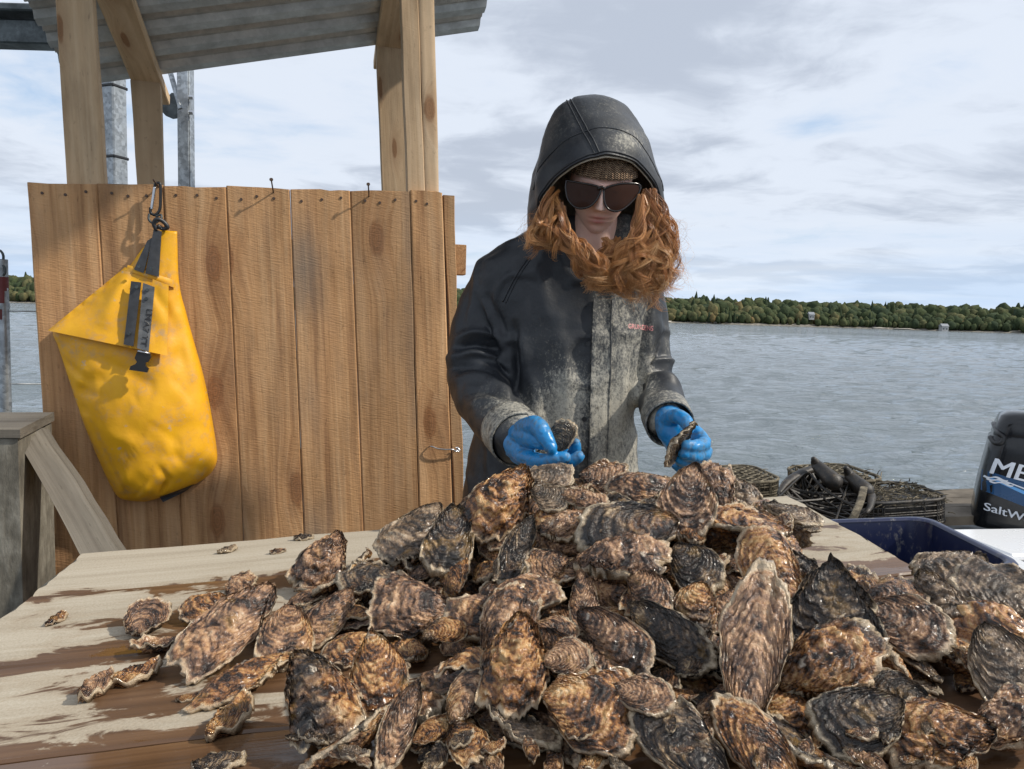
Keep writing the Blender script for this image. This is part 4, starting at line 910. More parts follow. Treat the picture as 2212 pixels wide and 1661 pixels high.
KIND = {}
def defkind(key, desc, **kw):
    KIND.setdefault(key, {'desc': desc, 'v': []})
    me, V = oyster_mesh('oyster_'+key, **kw); KIND[key]['v'].append((me, V, kw.get('L', .11)))
for s in range(4): defkind('long', 'long narrow oyster', seed=10+s, L=.135, Wd=.056+.004*s, cup=.016, lidh=.005, bend=[.12, -.1, .05, -.16][s], lam=10, taper=.42, frill=.004, rough=1.1)
for s in range(5): defkind('oval', 'broad oval oyster', seed=20+s, L=.115, Wd=.076+.003*s, cup=.018, lidh=.005, bend=[.05, -.08, .1, 0, -.04][s], lam=8, taper=.55, frill=.005)
for s in range(4): defkind('round', 'rounded stubby oyster', seed=30+s, L=.088, Wd=.078, cup=.019, lidh=.006, bend=.03*s-.05, lam=7, taper=.5, frill=.005)
for s in range(3): defkind('frilly', 'squarish oyster with a frilled pale edge', seed=40+s, L=.10, Wd=.086, cup=.014, lidh=.004, bend=.04, lam=7, taper=.45, frill=.011, blunt=1.0, rough=1.25)
for s in range(3): defkind('rugged', 'thick lumpy barnacled oyster', seed=50+s, L=.118, Wd=.080, cup=.028, lidh=.012, bend=.08-.07*s, lam=6, taper=.5, frill=.006, rough=1.9)
for s in range(3): defkind('thin', 'thin flat oyster seen nearly edge-on', seed=60+s, L=.12, Wd=.062, cup=.012, lidh=.004, bend=.08, lam=9, taper=.45, frill=.006)
for s in range(3): defkind('valve', 'hollow single oyster shell', seed=70+s, L=.10, Wd=.070, cup=.020, bend=.05, lam=7, taper=.5, frill=.006, valves=1)
for s in range(3): defkind('chip', 'small broken flake of shell', seed=80+s, L=.055, Wd=.026, cup=.005, lidh=.003, bend=.2, lam=5, taper=.3, frill=.006, rough=1.2, nu=14, nt=40)

# heap: shells are let down one by one onto a height map of the table and of what already lies there
GS = .006; GA, GB = 400, 330; A0, Bb0 = -.35, -1.62
H = np.zeros((GA, GB)); ai, bi = np.meshgrid(np.arange(GA), np.arange(GB), indexing='ij'); GAa, GBb = A0+ai*GS, Bb0+bi*GS
def cells(V): return np.clip(((V[:, 0]-A0)/GS).astype(int), 0, GA-1), np.clip(((V[:, 1]-Bb0)/GS).astype(int), 0, GB-1)
def sig(t): return 1/(1+np.exp(-t))
def target(a, b):
    da, db = a-PILEC[0], b-PILEC[1]
    ra = np.where(da < 0, .64, .46); rb = np.where(db < 0, .66, .30)
    r = np.sqrt((da/ra)**2+(db/rb)**2); h_ = .215*np.clip(1-r**1.25, 0, 1)
    r2 = np.sqrt(((a-1.27)/.36)**2+((b+.68)/.22)**2); h_ = np.maximum(h_, .105*np.clip(1-r2**1.6, 0, 1))
    r3 = np.sqrt(((a-.62)/.36)**2+((b+.48)/.20)**2); h_ = np.maximum(h_, .085*np.clip(1-r3**1.6, 0, 1))
    r4 = np.sqrt(((a-.98)/.58)**2+((b+.84)/.25)**2); h_ = np.maximum(h_, .10*np.clip(1-r4**1.8, 0, 1))
    return h_
PILEC = T2(np.array([.24, 1.34, 1.15])); PILEC[2] = 0
TG = target(GAa, GBb)
# the heap's outline as the photo shows it: nothing may stand above it
SIL = np.array([(-400, 1500), (180, 1440), (290, 1330), (400, 1305), (480, 1268), (600, 1275), (690, 1185), (760, 1195), (830, 1145), (900, 1095), (985, 1020), (1050, 1018), (1250, 1010), (1400, 1028), (1430, 1015), (1550, 1025), (1690, 1100), (1710, 1175), (1750, 1225), (1850, 1258), (2000, 1268), (2080, 1310), (2400, 1330)], float)
for h_ in np.linspace(.22, 0, 45):
    pp = B1+GAa[..., None]*EX+GBb[..., None]*EY+h_*EZ-EYE; zz = pp@_fw; qx = CX+F*(pp@_r)/zz; qy = CY-F*(pp@_u)/zz
    TG = np.where((TG > h_-.005) & (qy < np.interp(qx, SIL[:, 0], SIL[:, 1])), np.minimum(TG, max(h_-.005, 0)), TG)
def rotm(axis, a): return np.array(Matrix.Rotation(a, 3, Vector(axis)))
def basis(nrm_, yaw):
    n = nrm(nrm_); t = np.array([math.cos(yaw), math.sin(yaw), 0]); t = nrm(t-n*np.dot(t, n)); return np.stack([t, np.cross(n, t), n], 1)
def smoothH(H, k=6):
    S = H.copy()
    for _ in range(2):
        c = np.cumsum(np.pad(S, ((k, k), (0, 0)), 'edge'), 0); S = (c[2*k:]-np.concatenate([np.zeros((1, S.shape[1])), c[:-2*k-1]]))[:S.shape[0]]/(2*k+1) if False else S
        P = np.pad(S, k, 'edge'); acc = np.zeros_like(S)
        for d in range(-k, k+1): acc += P[k+d:k+d+S.shape[0], k:k+S.shape[1]]
        S = acc/(2*k+1); P = np.pad(S, k, 'edge'); acc = np.zeros_like(S)
        for d in range(-k, k+1): acc += P[k:k+S.shape[0], k+d:k+d+S.shape[1]]
        S = acc/(2*k+1)
    return S
OYS = []
TM = np.stack([EX, EY, EZ], 1)
GROUPS = {}
def put(key, vi, R, pos, scale, label=None, group=None, tone=None):
    me, V, L = KIND[key]['v'][vi % len(KIND[key]['v'])]
    o = bpy.data.objects.new('oyster' if key not in ('valve', 'chip') else ('oyster_shell' if key == 'valve' else 'shell_flake'), me); COL.objects.link(o)
    Rw = TM@R; p = T3(*pos)
    o.color = (*(tone or (float(np.clip(rgp.beta(1.1, 1.7), 0, 1)), float(rgp.random()), float(rgp.random()))), 1.0)
    m_ = np.eye(4); m_[:3, :3] = Rw*scale; m_[:3, 3] = p; o.matrix_world = Matrix(m_.tolist())
    o['category'] = 'oyster' if key not in ('valve', 'chip') else 'shell'
    dk_, p2 = o.color[0], o.color[1]; word = 'grey' if p2 > .9 else 'dark' if dk_ > .62 else 'pinkish brown' if p2 > .58 else 'mottled brown' if dk_ > .3 else 'rusty'
    kd = {'long': 'long narrow oyster', 'oval': 'broad oval oyster', 'round': 'rounded stubby oyster', 'frilly': 'squarish frilly edged oyster', 'rugged': 'thick lumpy oyster', 'thin': 'thin flat oyster', 'valve': 'hollow single oyster shell', 'chip': 'broken shell flake'}[key]
    o['label'] = label or word+' '+kd+(' lying loose among the table planks and heap foot' if key == 'chip' else ' lying among others in the heap')
    if not label: o['group'] = word+' '+kd+('s on the table' if key == 'chip' else 's in the heap')
    OYS.append(o); return o
def drop(key, vi, R, a, b, scale, pen=90, commit=True):
    V = (KIND[key]['v'][vi % len(KIND[key]['v'])][1]*scale)@R.T; V2 = V+np.array([a, b, 0]); ia, ib = cells(V2)
    lo = np.full((GA, GB), 9.0); np.minimum.at(lo, (ia, ib), V2[:, 2]); msk = lo < 8; dif = (H-lo)[msk]
    z = np.percentile(dif, pen); z = max(z, np.max(-lo[msk])-.001)
    z = max(z, dif.max()-.020)
    if commit: hi = np.full((GA, GB), -9.0); np.maximum.at(hi, (ia, ib), V2[:, 2]+z); m2 = hi > -8; H[m2] = np.maximum(H[m2], hi[m2])
    return z
rgp = np.random.default_rng(21)
LOW = [oyster_mesh('core', 90+k, L=.115, Wd=.07, cup=.022, lidh=.008, bend=.05, nu=12, nt=30) for k in range(3)]
KIND['core'] = {'desc': '', 'v': [(m_, v_, .115) for m_, v_ in LOW]}; CV, CF, CG, CL, CM, cn = [], [], [], [], [], 0
def fill(N, lvl, floor, keys, s0, s1, tilt, core=False):
    global cn
    for it in range(N):
        S = smoothH(H, 3); deficit = (TG*lvl[0]-lvl[1])-S+rgp.normal(0, .011, H.shape)*(TG > .02); deficit[TG < .012] = -1
        ia, ib = np.unravel_index(np.argmax(deficit), H.shape)
        if deficit[ia, ib] < floor: break
        ga = (S[min(ia+6, GA-1), ib]-S[max(ia-6, 0), ib])/(12*GS); gb = (S[ia, min(ib+6, GB-1)]-S[ia, max(ib-6, 0)])/(12*GS)
        key = keys[rgp.integers(len(keys))]; vi = int(rgp.integers(9)); sc = rgp.uniform(s0, s1); best = None
        for tr in range(4):
            n = nrm(np.array([-ga*.9, -gb*.9, 1])+rgp.normal(0, tilt, 3)); R = basis(n, rgp.uniform(0, 2*math.pi))
            if rgp.random() < .45: R = R@rotm((1, 0, 0), math.pi)
            R = R@rotm((1, 0, 0), rgp.normal(0, tilt*.9)); z = drop(key, vi, R, GAa[ia, ib], GBb[ia, ib], sc, 88, False)
            if best is None or z < best[0]: best = (z, R)
        R = best[1]; z = drop(key, vi, R, GAa[ia, ib], GBb[ia, ib], sc, 88); pos = (GAa[ia, ib], GBb[ia, ib], z)
        if core:
            me, V, L = KIND[key]['v'][vi % 3]; CV.append(((V*sc)@R.T+np.array(pos))@TM.T+B1); CF.extend([tuple(i+cn for i in p.vertices) for p in me.polygons]); cn += len(V)
            for nm, lst in (('grow', CG), ('lid', CL), ('lam', CM)): q = np.empty(len(V)); me.attributes[nm].data.foreach_get('value', q); lst.append(q)
        else: put(key, vi, R, pos, sc)
fill(95, (.95, .050), .012, ['core'], .85, 1.15, .25, True)
if CV:
    co_ = mk('heap_core', np.concatenate(CV), CF, M['oyster'], None, True, {'grow': np.concatenate(CG), 'lid': np.concatenate(CL), 'lam': np.concatenate(CM)}); tag(co_, 'inner mass of brown oysters buried deep in the heap', 'oysters', None, 'stuff'); co_.color = (.7, .3, .5, 1)
fill(235, (.97, .008), .008, ['long', 'long', 'oval', 'oval', 'round', 'rugged', 'thin', 'thin', 'frilly', 'valve', 'long'], .58, .98, .40)
print('heap', len(OYS), 'max', H.max())

HB = H.copy()
# shells one can pick out in the photo: brought along the line of sight until they touch the heap
def place(px, py, *a, **k):
    for dy in (0, 10, 20, 32, 45, 60):
        o = place1(px, py+dy, *a, **k)
        if o is not None: return o
def place1(px, py, lpx, ang, key, vi=0, face=.55, flip=False, tw=0.0, label=None, ratio=None, group=None, near=.60, lean=0.0):
    """ang: direction hinge->lip in the picture (deg, 0 right, 90 up); face: 0 lies flat .. 1 turned to the camera"""
    lb = label or ''; tone = None
    if any(w_ in lb for w_ in ('dark', 'charcoal', 'black')): tone = (.80, .45, .5)
    elif any(w_ in lb for w_ in ('grey',)): tone = (.35, .95, .5)
    elif any(w_ in lb for w_ in ('pale', 'tan', 'purpl', 'pink')): tone = (.22, .82, .5)
    elif any(w_ in lb for w_ in ('rust', 'orange', 'ochre')): tone = (.10, .15, .5)
    d = ray(px, py); dn = nrm(d); me, V, L = KIND[key]['v'][vi % len(KIND[key]['v'])]
    dt = np.array([dn@EX, dn@EY, dn@EZ]); n = nrm(-dt*face+np.array([lean, 0, 1.0])*(1-face))
    iu = _r*math.cos(math.radians(ang))+_u*math.sin(math.radians(ang)); it_ = np.array([iu@EX, iu@EY, iu@EZ]); 
    s_ = -np.dot(it_, n)/np.dot(dt, n); ax = nrm(it_+dt*s_)                 # long axis lies in the shell plane and looks right in the picture
    R = np.stack([ax, np.cross(n, ax), n], 1)
    if flip: R = R@rotm((1, 0, 0), math.pi)
    R = R@rotm((1, 0, 0), tw)
    fs = abs(np.linalg.norm(ax-dt*np.dot(ax, dt)))                          # foreshortening of the long axis
    ts = np.linspace(near, 2.6, 900); PT = (EYE[None]+d[None]*ts[:, None]-B1)@TM; ca, cb = cells(PT); inside = PT[:, 2] < np.maximum(HB[ca, cb], 0)
    k0 = int(np.argmax(inside)) if inside.any() else len(ts)-1          # where the line of sight meets the heap or the table
    best = None
    for t in ts[:min(k0+14, len(ts))][::-1]:
        p = T2(EYE+d*t); sc = float(np.clip(lpx*t*np.linalg.norm(d)/F/L/max(fs, .62), .3, 1.42))
        Vr = (V[::3]*sc)@R.T+p; ia, ib = cells(Vr); over = HB[ia, ib]-Vr[:, 2]; ov2 = H[ia, ib]-Vr[:, 2]
        if np.percentile(over, 94) < .006 and over.max() < .022 and Vr[:, 2].min() > -.003 and np.percentile(ov2, 62) < .006:
            if Vr[:, 1].max() < -.012 and Vr[:, 0].max() < 1.66: best = (p, sc)
            break
    if best is None: return None
    p, sc = best; Vr = (V*sc)@R.T+p; ia, ib = cells(Vr); hi = np.full((GA, GB), -9.0); np.maximum.at(hi, (ia, ib), Vr[:, 2]); m2 = hi > -8; H[m2] = np.maximum(H[m2], hi[m2])
    return put(key, vi, R, p, sc, label, group, tone)
# heap heroes, from the base of the pile upwards (px, py, length px, angle, kind, variant, facing, flip, twist, label)
HERO = [
 (1465, 1600, 205, 140, 'oval', 1, .62, 0, 0, 'dark rust brown rounded oyster at the front foot of the heap'),
 (1635, 1605, 225, 125, 'long', 2, .60, 0, 0, 'long orange brown oyster at the front foot of the heap'),
 (1745, 1610, 215, 145, 'thin', 0, .20, 0, .6, 'dark oyster tilted on its side beside the long orange brown one'),
 (2010, 1575, 200, 180, 'rugged', 0, .55, 0, 0, None), (1855, 1555, 170, 205, 'round', 1, .62, 0, 0, 'grey black rounded oyster with a pale rim near the heap foot'),
 (1930, 1497, 110, 170, 'round', 2, .66, 0, 0, 'small pale grey oyster resting on the grey black rounded one'),
 (2185, 1450, 170, 300, 'oval', 3, .6, 0, 0, None), (2140, 1372, 200, 165, 'valve', 0, .30, 1, .3, 'hollow shell showing its orange brown inside beside the heap'),
 (2190, 1560, 150, 20, 'rugged', 1, .5, 0, 0, None),
 (1790, 1432, 215, 25, 'rugged', 2, .58, 1, 0, 'big knobbly brown oyster under the dark frilly upright one'),
 (1270, 1532, 185, 345, 'frilly', 0, .62, 0, 0, 'square ochre oyster with frilled edges at the front of the heap'),
 (1120, 1440, 205, 265, 'rugged', 0, .6, 1, 0, 'large lumpy rust coloured oyster cluster at the heap front'),
 (1225, 1420, 100, 10, 'round', 3, .5, 0, 0, None), (1010, 1500, 120, 60, 'oval', 2, .5, 1, 0, None), (1390, 1500, 130, 350, 'oval', 4, .4, 0, 0, None),
 (855, 1562, 175, 240, 'long', 0, .58, 0, 0, 'pale tan long oyster sticking out at the heap foot'),
 (690, 1505, 200, 300, 'rugged', 1, .55, 1, 0, 'dark oyster with an orange domed growth at the heap edge'),
 (820, 1455, 165, 280, 'oval', 0, .55, 1, 0, None), (935, 1575, 90, 30, 'thin', 1, .3, 1, .4, None),
 (520, 1468, 195, 205, 'long', 1, .35, 1, .3, 'slender mottled oyster lying on the wet planks by the heap'),
 (480, 1345, 235, 215, 'long', 3, .45, 1, 0, 'big mottled long oyster at the side of the heap'),
 (440, 1312, 95, 200, 'round', 0, .35, 1, 0, None), (345, 1378, 95, 185, 'valve', 1, .12, 0, .2, 'yellowish cupped oyster shell alone on the pale planks'),
 (315, 1328, 70, 60, 'round', 2, .3, 0, 0, 'small brown oyster alone on the pale planks behind the yellowish shell'),
 (515, 1266, 62, 55, 'rugged', 2, .3, 0, 0, 'small knobbly whelk-like oyster at the heap edge'),
 (620, 1372, 120, 260, 'oval', 3, .4, 0, 0, None), (700, 1342, 165, 228, 'long', 2, .5, 1, 0, 'pale ridged long oyster leaning down the heap'),
 (890, 1312, 160, 178, 'frilly', 1, .5, 1, 0, 'pale lumpy oyster with a ragged edge midway up the heap'),
 (960, 1362, 95, 20, 'valve', 2, .55, 1, 0, 'dark hollow shell with a pale rim midway up the heap'),
 (700, 1218, 135, 240, 'rugged', 0, .5, 1, 0, 'rusty lumpy oyster standing at the far shoulder of the heap'),
 (790, 1250, 120, 190, 'oval', 4, .4, 0, 0, None), (760, 1400, 120, 200, 'oval', 1, .4, 1, 0, None),
 (1500, 1320, 118, 250, 'round', 1, .6, 1, 0, 'orange cup-shaped oyster in a dark hollow of the heap'),
 (1440, 1375, 190, 318, 'thin', 1, .45, 0, .5, 'slim dark oyster lying slantwise in the heap hollow'), (1330, 1375, 190, 325, 'thin', 2, .40, 1, .4, None), (1265, 1300, 130, 280, 'long', 1, .55, 0, 0, None),
 (1405, 1280, 120, 310, 'oval', 2, .4, 1, .3, None), (1130, 1290, 170, 15, 'oval', 0, .4, 1, 0, None), (1190, 1360, 120, 5, 'thin', 0, .35, 1, .3, None), (1090, 1345, 150, 70, 'rugged', 1, .5, 1, 0, None),
 (1955, 1347, 165, 340, 'oval', 4, .35, 0, .3, 'pinkish flat oyster on the lower flank of the heap'), (1930, 1292, 110, 15, 'round', 3, .35, 1, 0, None), (2025, 1305, 120, 300, 'rugged', 2, .45, 1, 0, None), (1860, 1270, 80, 90, 'rugged', 0, .3, 0, 0, None),
 (1660, 1228, 170, 130, 'oval', 2, .58, 1, 0, 'rusty banded oyster sloping below the crest'),
 (1505, 1226, 125, 310, 'round', 0, .62, 0, 0, 'dark rounded oyster with a greenish rim below the crest'),
 (1185, 1216, 90, 190, 'frilly', 2, .6, 0, 0, 'small pale brown scalloped oyster midway up the heap'),
 (1340, 1205, 190, 10, 'rugged', 1, .35, 1, 0, None), (1230, 1140, 130, 8, 'rugged', 2, .4, 1, 0, None),
 (1110, 1186, 160, 238, 'long', 0, .62, 0, 0, 'charcoal long oyster leaning on the heap'),
 (975, 1168, 155, 262, 'oval', 1, .6, 0, 0, 'dark ringed oyster leaning against the charcoal long one'), (890, 1148, 175, 220, 'oval', 4, .45, 1, .2, 'grey brown oyster with a pale edge at the heap shoulder'),
 (1358, 1153, 220, 192, 'oval', 3, .60, 0, 0, 'large dark oval oyster with a cream rim near the crest'),
 (1085, 1092, 195, 235, 'rugged', 0, .58, 1, 0, 'big rusty speckled oyster near the crest'),
 (1190, 1072, 85, 335, 'round', 2, .5, 0, 0, 'small bluish grey oyster tucked near the crest'), (1385, 1060, 150, 190, 'oval', 0, .40, 1, 0, None), (1260, 1075, 120, 350, 'thin', 2, .35, 1, 0, None),
 (1612, 1124, 172, 165, 'oval', 2, .28, 0, .25, 'thick rusty oyster lying open side up at the end of the crest'),
 (1795, 1312, 178, 270, 'frilly', 2, .66, 0, 0, 'dark frilly oyster standing upright on the heap flank'),
 (1620, 1386, 305, 92, 'long', 1, .66, 0, 0, 'very long purplish oyster standing steeply on the heap'),
 (1030, 1036, 90, 15, 'round', 1, .45, 1, 0, 'pale cupped oyster at the end of the crest'), (1300, 1022, 100, 352, 'frilly', 1, .55, 0, 0, 'pale frilled oyster on top of the crest'), (1180, 1030, 120, 10, 'oval', 3, .4, 1, 0, None),
 (1545, 1060, 110, 110, 'rugged', 1, .5, 1, 0, None), (1600, 1070, 100, 320, 'rugged', 0, .4, 1, 0, None),
 (1487, 1084, 165, 262, 'oval', 4, .70, 0, 0, 'tan and purple oyster standing upright on the crest'),
]
for i_, h_ in enumerate(HERO):
    px, py, l_, an, key, vi, fc, fl_, tw, lab = h_; place(px, py, l_, an, key, vi, fc, bool(fl_), tw, lab)
# loose shells and flakes on the bare planks
place(1705, 1108, 105, 340, 'thin', 1, .12, False, 0, 'thin grey oyster lying flat on the dry planks behind the heap')
place(1752, 1142, 34, 10, 'round', 0, .1, False, 0, 'small grey pebble-like shell on the dry planks')
place(2062, 1226, 108, 195, 'frilly', 0, .30, False, 0, 'grey flat oyster at the table edge by the navy tote')
place(2160, 1280, 160, 150, 'oval', 4, .34, False, 0, 'large grey brown oyster overlapping the flat one by the navy tote')
for (px, py, l_, an, vi, lab) in [(215, 1480, 75, 30, 0, 'curled tan flake on the pale planks'), (295, 1455, 95, 15, 1, 'rusty crooked flake touching the wet streak on the planks'), (125, 1335, 42, 25, 2, 'greenish chip alone on the dry sandy plank'), (505, 1545, 120, 35, 1, 'orange sliver of shell beside the heap'),
     (655, 1162, 38, 0, 0, 'small dark chip on the far plank by the wall'), (492, 1186, 40, 10, 2, 'grey chip near the far edge of the table'), (600, 1192, 32, 5, 0, 'pale chip near the far edge of the table'), (405, 1508, 42, 5, 1, 'flat orange flake at the rim of the wet patch'), (470, 1655, 90, 5, 0, 'orange flake on the dark lower plank'),
     (945, 1640, 75, 40, 2, 'bluish white flake on the dark lower plank'), (1070, 1650, 45, 100, 1, None), (640, 1590, 40, 0, 2, None), (1880, 1640, 70, 140, 1, 'tan splinter of shell poking from the heap foot'), (1000, 1600, 60, 20, 0, None), (1290, 1640, 80, 30, 1, None), (1200, 1655, 60, 60, 2, None)]:
    place(px, py, l_, an, 'chip', vi, .15, False, 0, lab)
for k in range(26):
    px, py = rgp.uniform(500, 2150), rgp.uniform(1560, 1655); place(px, py, rgp.uniform(26, 60), rgp.uniform(0, 360), 'chip', int(rgp.integers(3)), .2)
print('oysters', len(OYS))

# ------------------------------------------------------------------ person in a black rain jacket
def f_jacket(g):
    P = g.coord('Object'); mud = g.attr('mud', 'Fac'); n = g.noise(P, 9, 6, .65); sp = g.noise(P, 190, 4, .7); sp2 = g.noise(g.map(P, (1, 1, .6)), 130, 6, .72); n3 = g.noise(P, 26, 5, .6); drop_ = g.noise(P, 420, 2, .5)
    film = g.m('MULTIPLY', g.m('POWER', mud, 1.35), g.ramp(n3, [(.30, .25), (.70, 1.0)]))
    s = g.m('ADD', g.m('MULTIPLY', mud, .46), g.m('ADD', g.m('MULTIPLY', g.m('SUBTRACT', sp2, .5), 1.35), g.m('ADD', g.m('MULTIPLY', g.m('SUBTRACT', sp, .5), .8), g.m('MULTIPLY', g.m('SUBTRACT', n, .5), .7))))
    crust = g.m('MULTIPLY', g.ramp(s, [(.16, 0.0), (.56, 1.0)]), g.ramp(mud, [(.10, 0.0), (.45, 1.0)]))
    base = g.mix(g.ramp(n, [(.3, 0.0), (.7, 1.0)]), (.011, .0128, .0165), (.021, .0245, .030))
    c = g.mix(g.m('MULTIPLY', film, .68), base, (.27, .27, .25)); c = g.mix(g.m('MULTIPLY', crust, .72), c, (.56, .525, .43))
    blot = g.m('MULTIPLY', g.ramp(g.noise(g.map(P, (1, 1, .6)), 33, 3, .6), [(.68, 0.0), (.73, 1.0)]), g.ramp(mud, [(.5, 0.0), (.8, 1.0)])); c = g.mix(g.m('MULTIPLY', blot, .7), c, (.05, .042, .03))
    dots = g.ramp(drop_, [(.73, 0.0), (.77, 1.0)]); c = g.mix(g.m('MULTIPLY', dots, g.m('ADD', .08, g.m('MULTIPLY', mud, .3))), c, (.34, .33, .30))
    rough = g.m('ADD', g.ramp(n3, [(.3, .40), (.7, .54)]), g.m('MULTIPLY', film, .28), clamp=True)
    return {'Base Color': c, 'Roughness': rough, 'Normal': g.bump(g.m('ADD', g.m('MULTIPLY', n3, .8), g.m('ADD', g.m('MULTIPLY', crust, .35), g.m('MULTIPLY', n, 1.2))), .30, .008), 'Specular IOR Level': .45}
M['jacket'] = material('muddy_black_rain_fabric', f_jacket)
M['liner'] = material('beige_hood_lining', plain((.42, .37, .29), .85, ns=90, var=.3))
def f_skin(g):
    P = g.coord('Object'); n = g.noise(P, 55, 5, .6); n2 = g.noise(P, 12, 3, .5); lip = g.attr('lip', 'Fac'); sk = g.attr('skin', 'Fac')
    c = g.mix(g.ramp(n2, [(.35, 0.0), (.65, 1.0)]), (.80, .55, .45), (.82, .48, .39)); fr = g.ramp(g.noise(P, 330, 2, .5), [(.62, 0.0), (.70, 1.0)])
    c = g.mix(g.m('MULTIPLY', fr, .25), c, (.42, .20, .12)); c = g.mix(lip, c, (.50, .175, .155)); c = g.mix(sk, (.012, .013, .015), c)
    return {'Base Color': c, 'Roughness': .48, 'Normal': g.bump(n, .12, .001), 'Subsurface Weight': g.m('MULTIPLY', sk, .12), 'Subsurface Radius': (.012, .005, .003), 'Subsurface Scale': .3}
M['skin'] = material('freckled_skin', f_skin)
def f_knit(g):
    P = g.attr('kc'); x, y, z = g.sep(P); a = g.m('SINE', g.m('MULTIPLY', x, 2*math.pi)); b = g.m('SINE', g.m('ADD', g.m('MULTIPLY', y, 2*math.pi), g.m('MULTIPLY', a, 1.4)))
    n = g.noise(g.comb(g.m('MULTIPLY', x, .6), g.m('MULTIPLY', y, .5), 0), 1, 4, .6); t = g.m('ADD', g.m('MULTIPLY', b, .18), g.m('MULTIPLY', n, .9))
    return {'Base Color': g.ramp(t, [(.28, (.09, .05, .028)), (.46, (.29, .175, .10)), (.66, (.55, .39, .25))]), 'Roughness': .95, 'Normal': g.bump(g.m('ADD', b, g.m('MULTIPLY', a, .8)), .9, .004)}
M['knit'] = material('brown_marled_knit', f_knit)
def f_hair(g):
    v = g.attr('hv'); r, t, q = g.sep(v)
    c = g.ramp(g.m('ADD', g.m('MULTIPLY', r, .75), g.m('MULTIPLY', t, .25)), [(0, (.10, .036, .011)), (.35, (.38, .145, .040)), (.68, (.62, .295, .098)), (1, (.86, .57, .29))])
    return {'Base Color': c, 'Roughness': .36, 'Specular IOR Level': .7, 'Sheen Weight': .15, 'Sheen Tint': (1, .6, .3)}
M['hair'] = material('copper_hair', f_hair)
M['lens'] = material('dark_brown_lens', plain((.034, .014, .008), .10, ns=5, var=.05, bump=0, spec=.12))
M['frame'] = material('dark_tortoise_frame', plain((.012, .007, .005), .16, ns=60, var=.4, bump=0))
def f_glove(g):
    P = g.coord('Object'); n = g.noise(P, 32, 6, .62, .4); n2 = g.noise(P, 110, 4, .6)
    dirt = g.m('MULTIPLY', g.ramp(n, [(.46, 0.0), (.60, 1.0)]), g.ramp(n2, [(.35, .3), (.6, 1.0)]))
    c = g.mix(g.ramp(n, [(.3, 0.0), (.6, 1.0)]), (.006, .175, .44), (.010, .25, .58)); c = g.mix(g.m('MULTIPLY', dirt, .7), c, (.10, .11, .105))
    pale = g.attr('cuff', 'Fac'); c = g.mix(g.m('MULTIPLY', pale, .55), c, (.30, .40, .62))
    return {'Base Color': c, 'Roughness': g.m('ADD', .30, g.m('MULTIPLY', dirt, .4)), 'Normal': g.bump(g.m('ADD', n, g.m('MULTIPLY', n2, .5)), .35, .003)}
M['glove'] = material('blue_rubber_glove', f_glove)
M['pink'] = material('pink_print', plain((.85, .33, .33), .6, ns=9, var=.1, bump=0))

who = empty('person', (.16, 1.93, deckz(.16))); tag(who, 'person in a hooded black rain jacket and blue gloves sorting oysters', 'person')
def el(px, py, Y, hw, hd, n=40, pw=2.4):
    c = U(px, py, Y); k = Y/F; a = np.linspace(0, 2*np.pi, n, endpoint=False); ca, sa = np.cos(a), np.sin(a)
    return np.stack([c[0]+hw*k*np.sign(ca)*np.abs(ca)**(2/pw), c[1]+hd*np.sign(sa)*np.abs(sa)**(2/pw), np.full(n, c[2])], 1)
def limb(pts, rs, n=26, seg=24):
    P = spline([U(*p) for p in pts], n); R_ = np.interp(np.linspace(0, len(rs)-1, n), range(len(rs)), rs); return tube(P, R_, seg, rnd=True)
# --- body: head, neck, trunk, arms and legs
HC = U(1297, 399, 1.79); pt_, rl_, yw_ = math.radians(20), math.radians(3.0), math.radians(-3)
fwd = np.array([math.sin(yw_)*math.cos(pt_), -math.cos(pt_)*math.cos(yw_), -math.sin(pt_)]); upv = np.array([math.sin(rl_), -math.sin(pt_), math.cos(pt_)]); upv = nrm(upv-fwd*np.dot(upv, fwd)); rtv = np.cross(fwd, upv); rtv = -rtv if rtv[0] < 0 else rtv
def HL(x, y, z): return HC+rtv*x+fwd*y+upv*z                     # head space: right, forward, up
nl_, nm_ = 110, 120; Hv = []; lipA = []; 
def gs(v, c, s): return math.exp(-((v-c)/s)**2)
for i in range(nl_+1):
    ph = math.pi*i/nl_
    for j in range(nm_):
        lo = 2*math.pi*j/nm_; nx, ny, nz = math.sin(ph)*math.sin(lo), math.sin(ph)*math.cos(lo), math.cos(ph)
        x, y, z = .073*nx, .094*ny, .116*nz
        if z < 0: k = min(1, -z/.116); x *= 1-.36*k**1.5; y *= (1-.10*k) if y > 0 else (1-.35*k)
        lp = 0
        if ny > 0:
            f_ = ny**.5
            if -.052 < z < .022: t = (.022-z)/.058; am = (.004+.027*min(1, t)**1.3) if z > -.036 else .031*max(0, 1-(-.036-z)/.011); y += am*gs(x, 0, .0095+.003*min(1, max(0, t)))*1.0
            y += .0075*(gs(x, .0125, .006)+gs(x, -.0125, .006))*gs(z, -.037, .007)
            y += .004*gs(z, .020, .012)*gs(abs(x), .028, .022)-.010*gs(abs(x), .031, .014)*gs(z, .002, .012)+.004*gs(abs(x), .042, .016)*gs(z, -.030, .018)
            wl = gs(x, 0, .021); y += wl*(.0050*gs(z, -.0605, .0045)+.0062*gs(z, -.0735, .0055)-.0040*gs(z, -.0668, .0018)); y -= .003*gs(z, -.083, .006)*wl
            y += .009*gs(z, -.101, .013)*gs(x, 0, .020)
            lp = gs(x, 0, .019)*(gs(z, -.0615, .004)+gs(z, -.0725, .0048))
        Hv.append(HL(x, y, z)); lipA.append(min(1, lp))
Hf = [(i*nm_+j, i*nm_+(j+1) % nm_, (i+1)*nm_+(j+1) % nm_, (i+1)*nm_+j) for i in range(nl_) for j in range(nm_)]
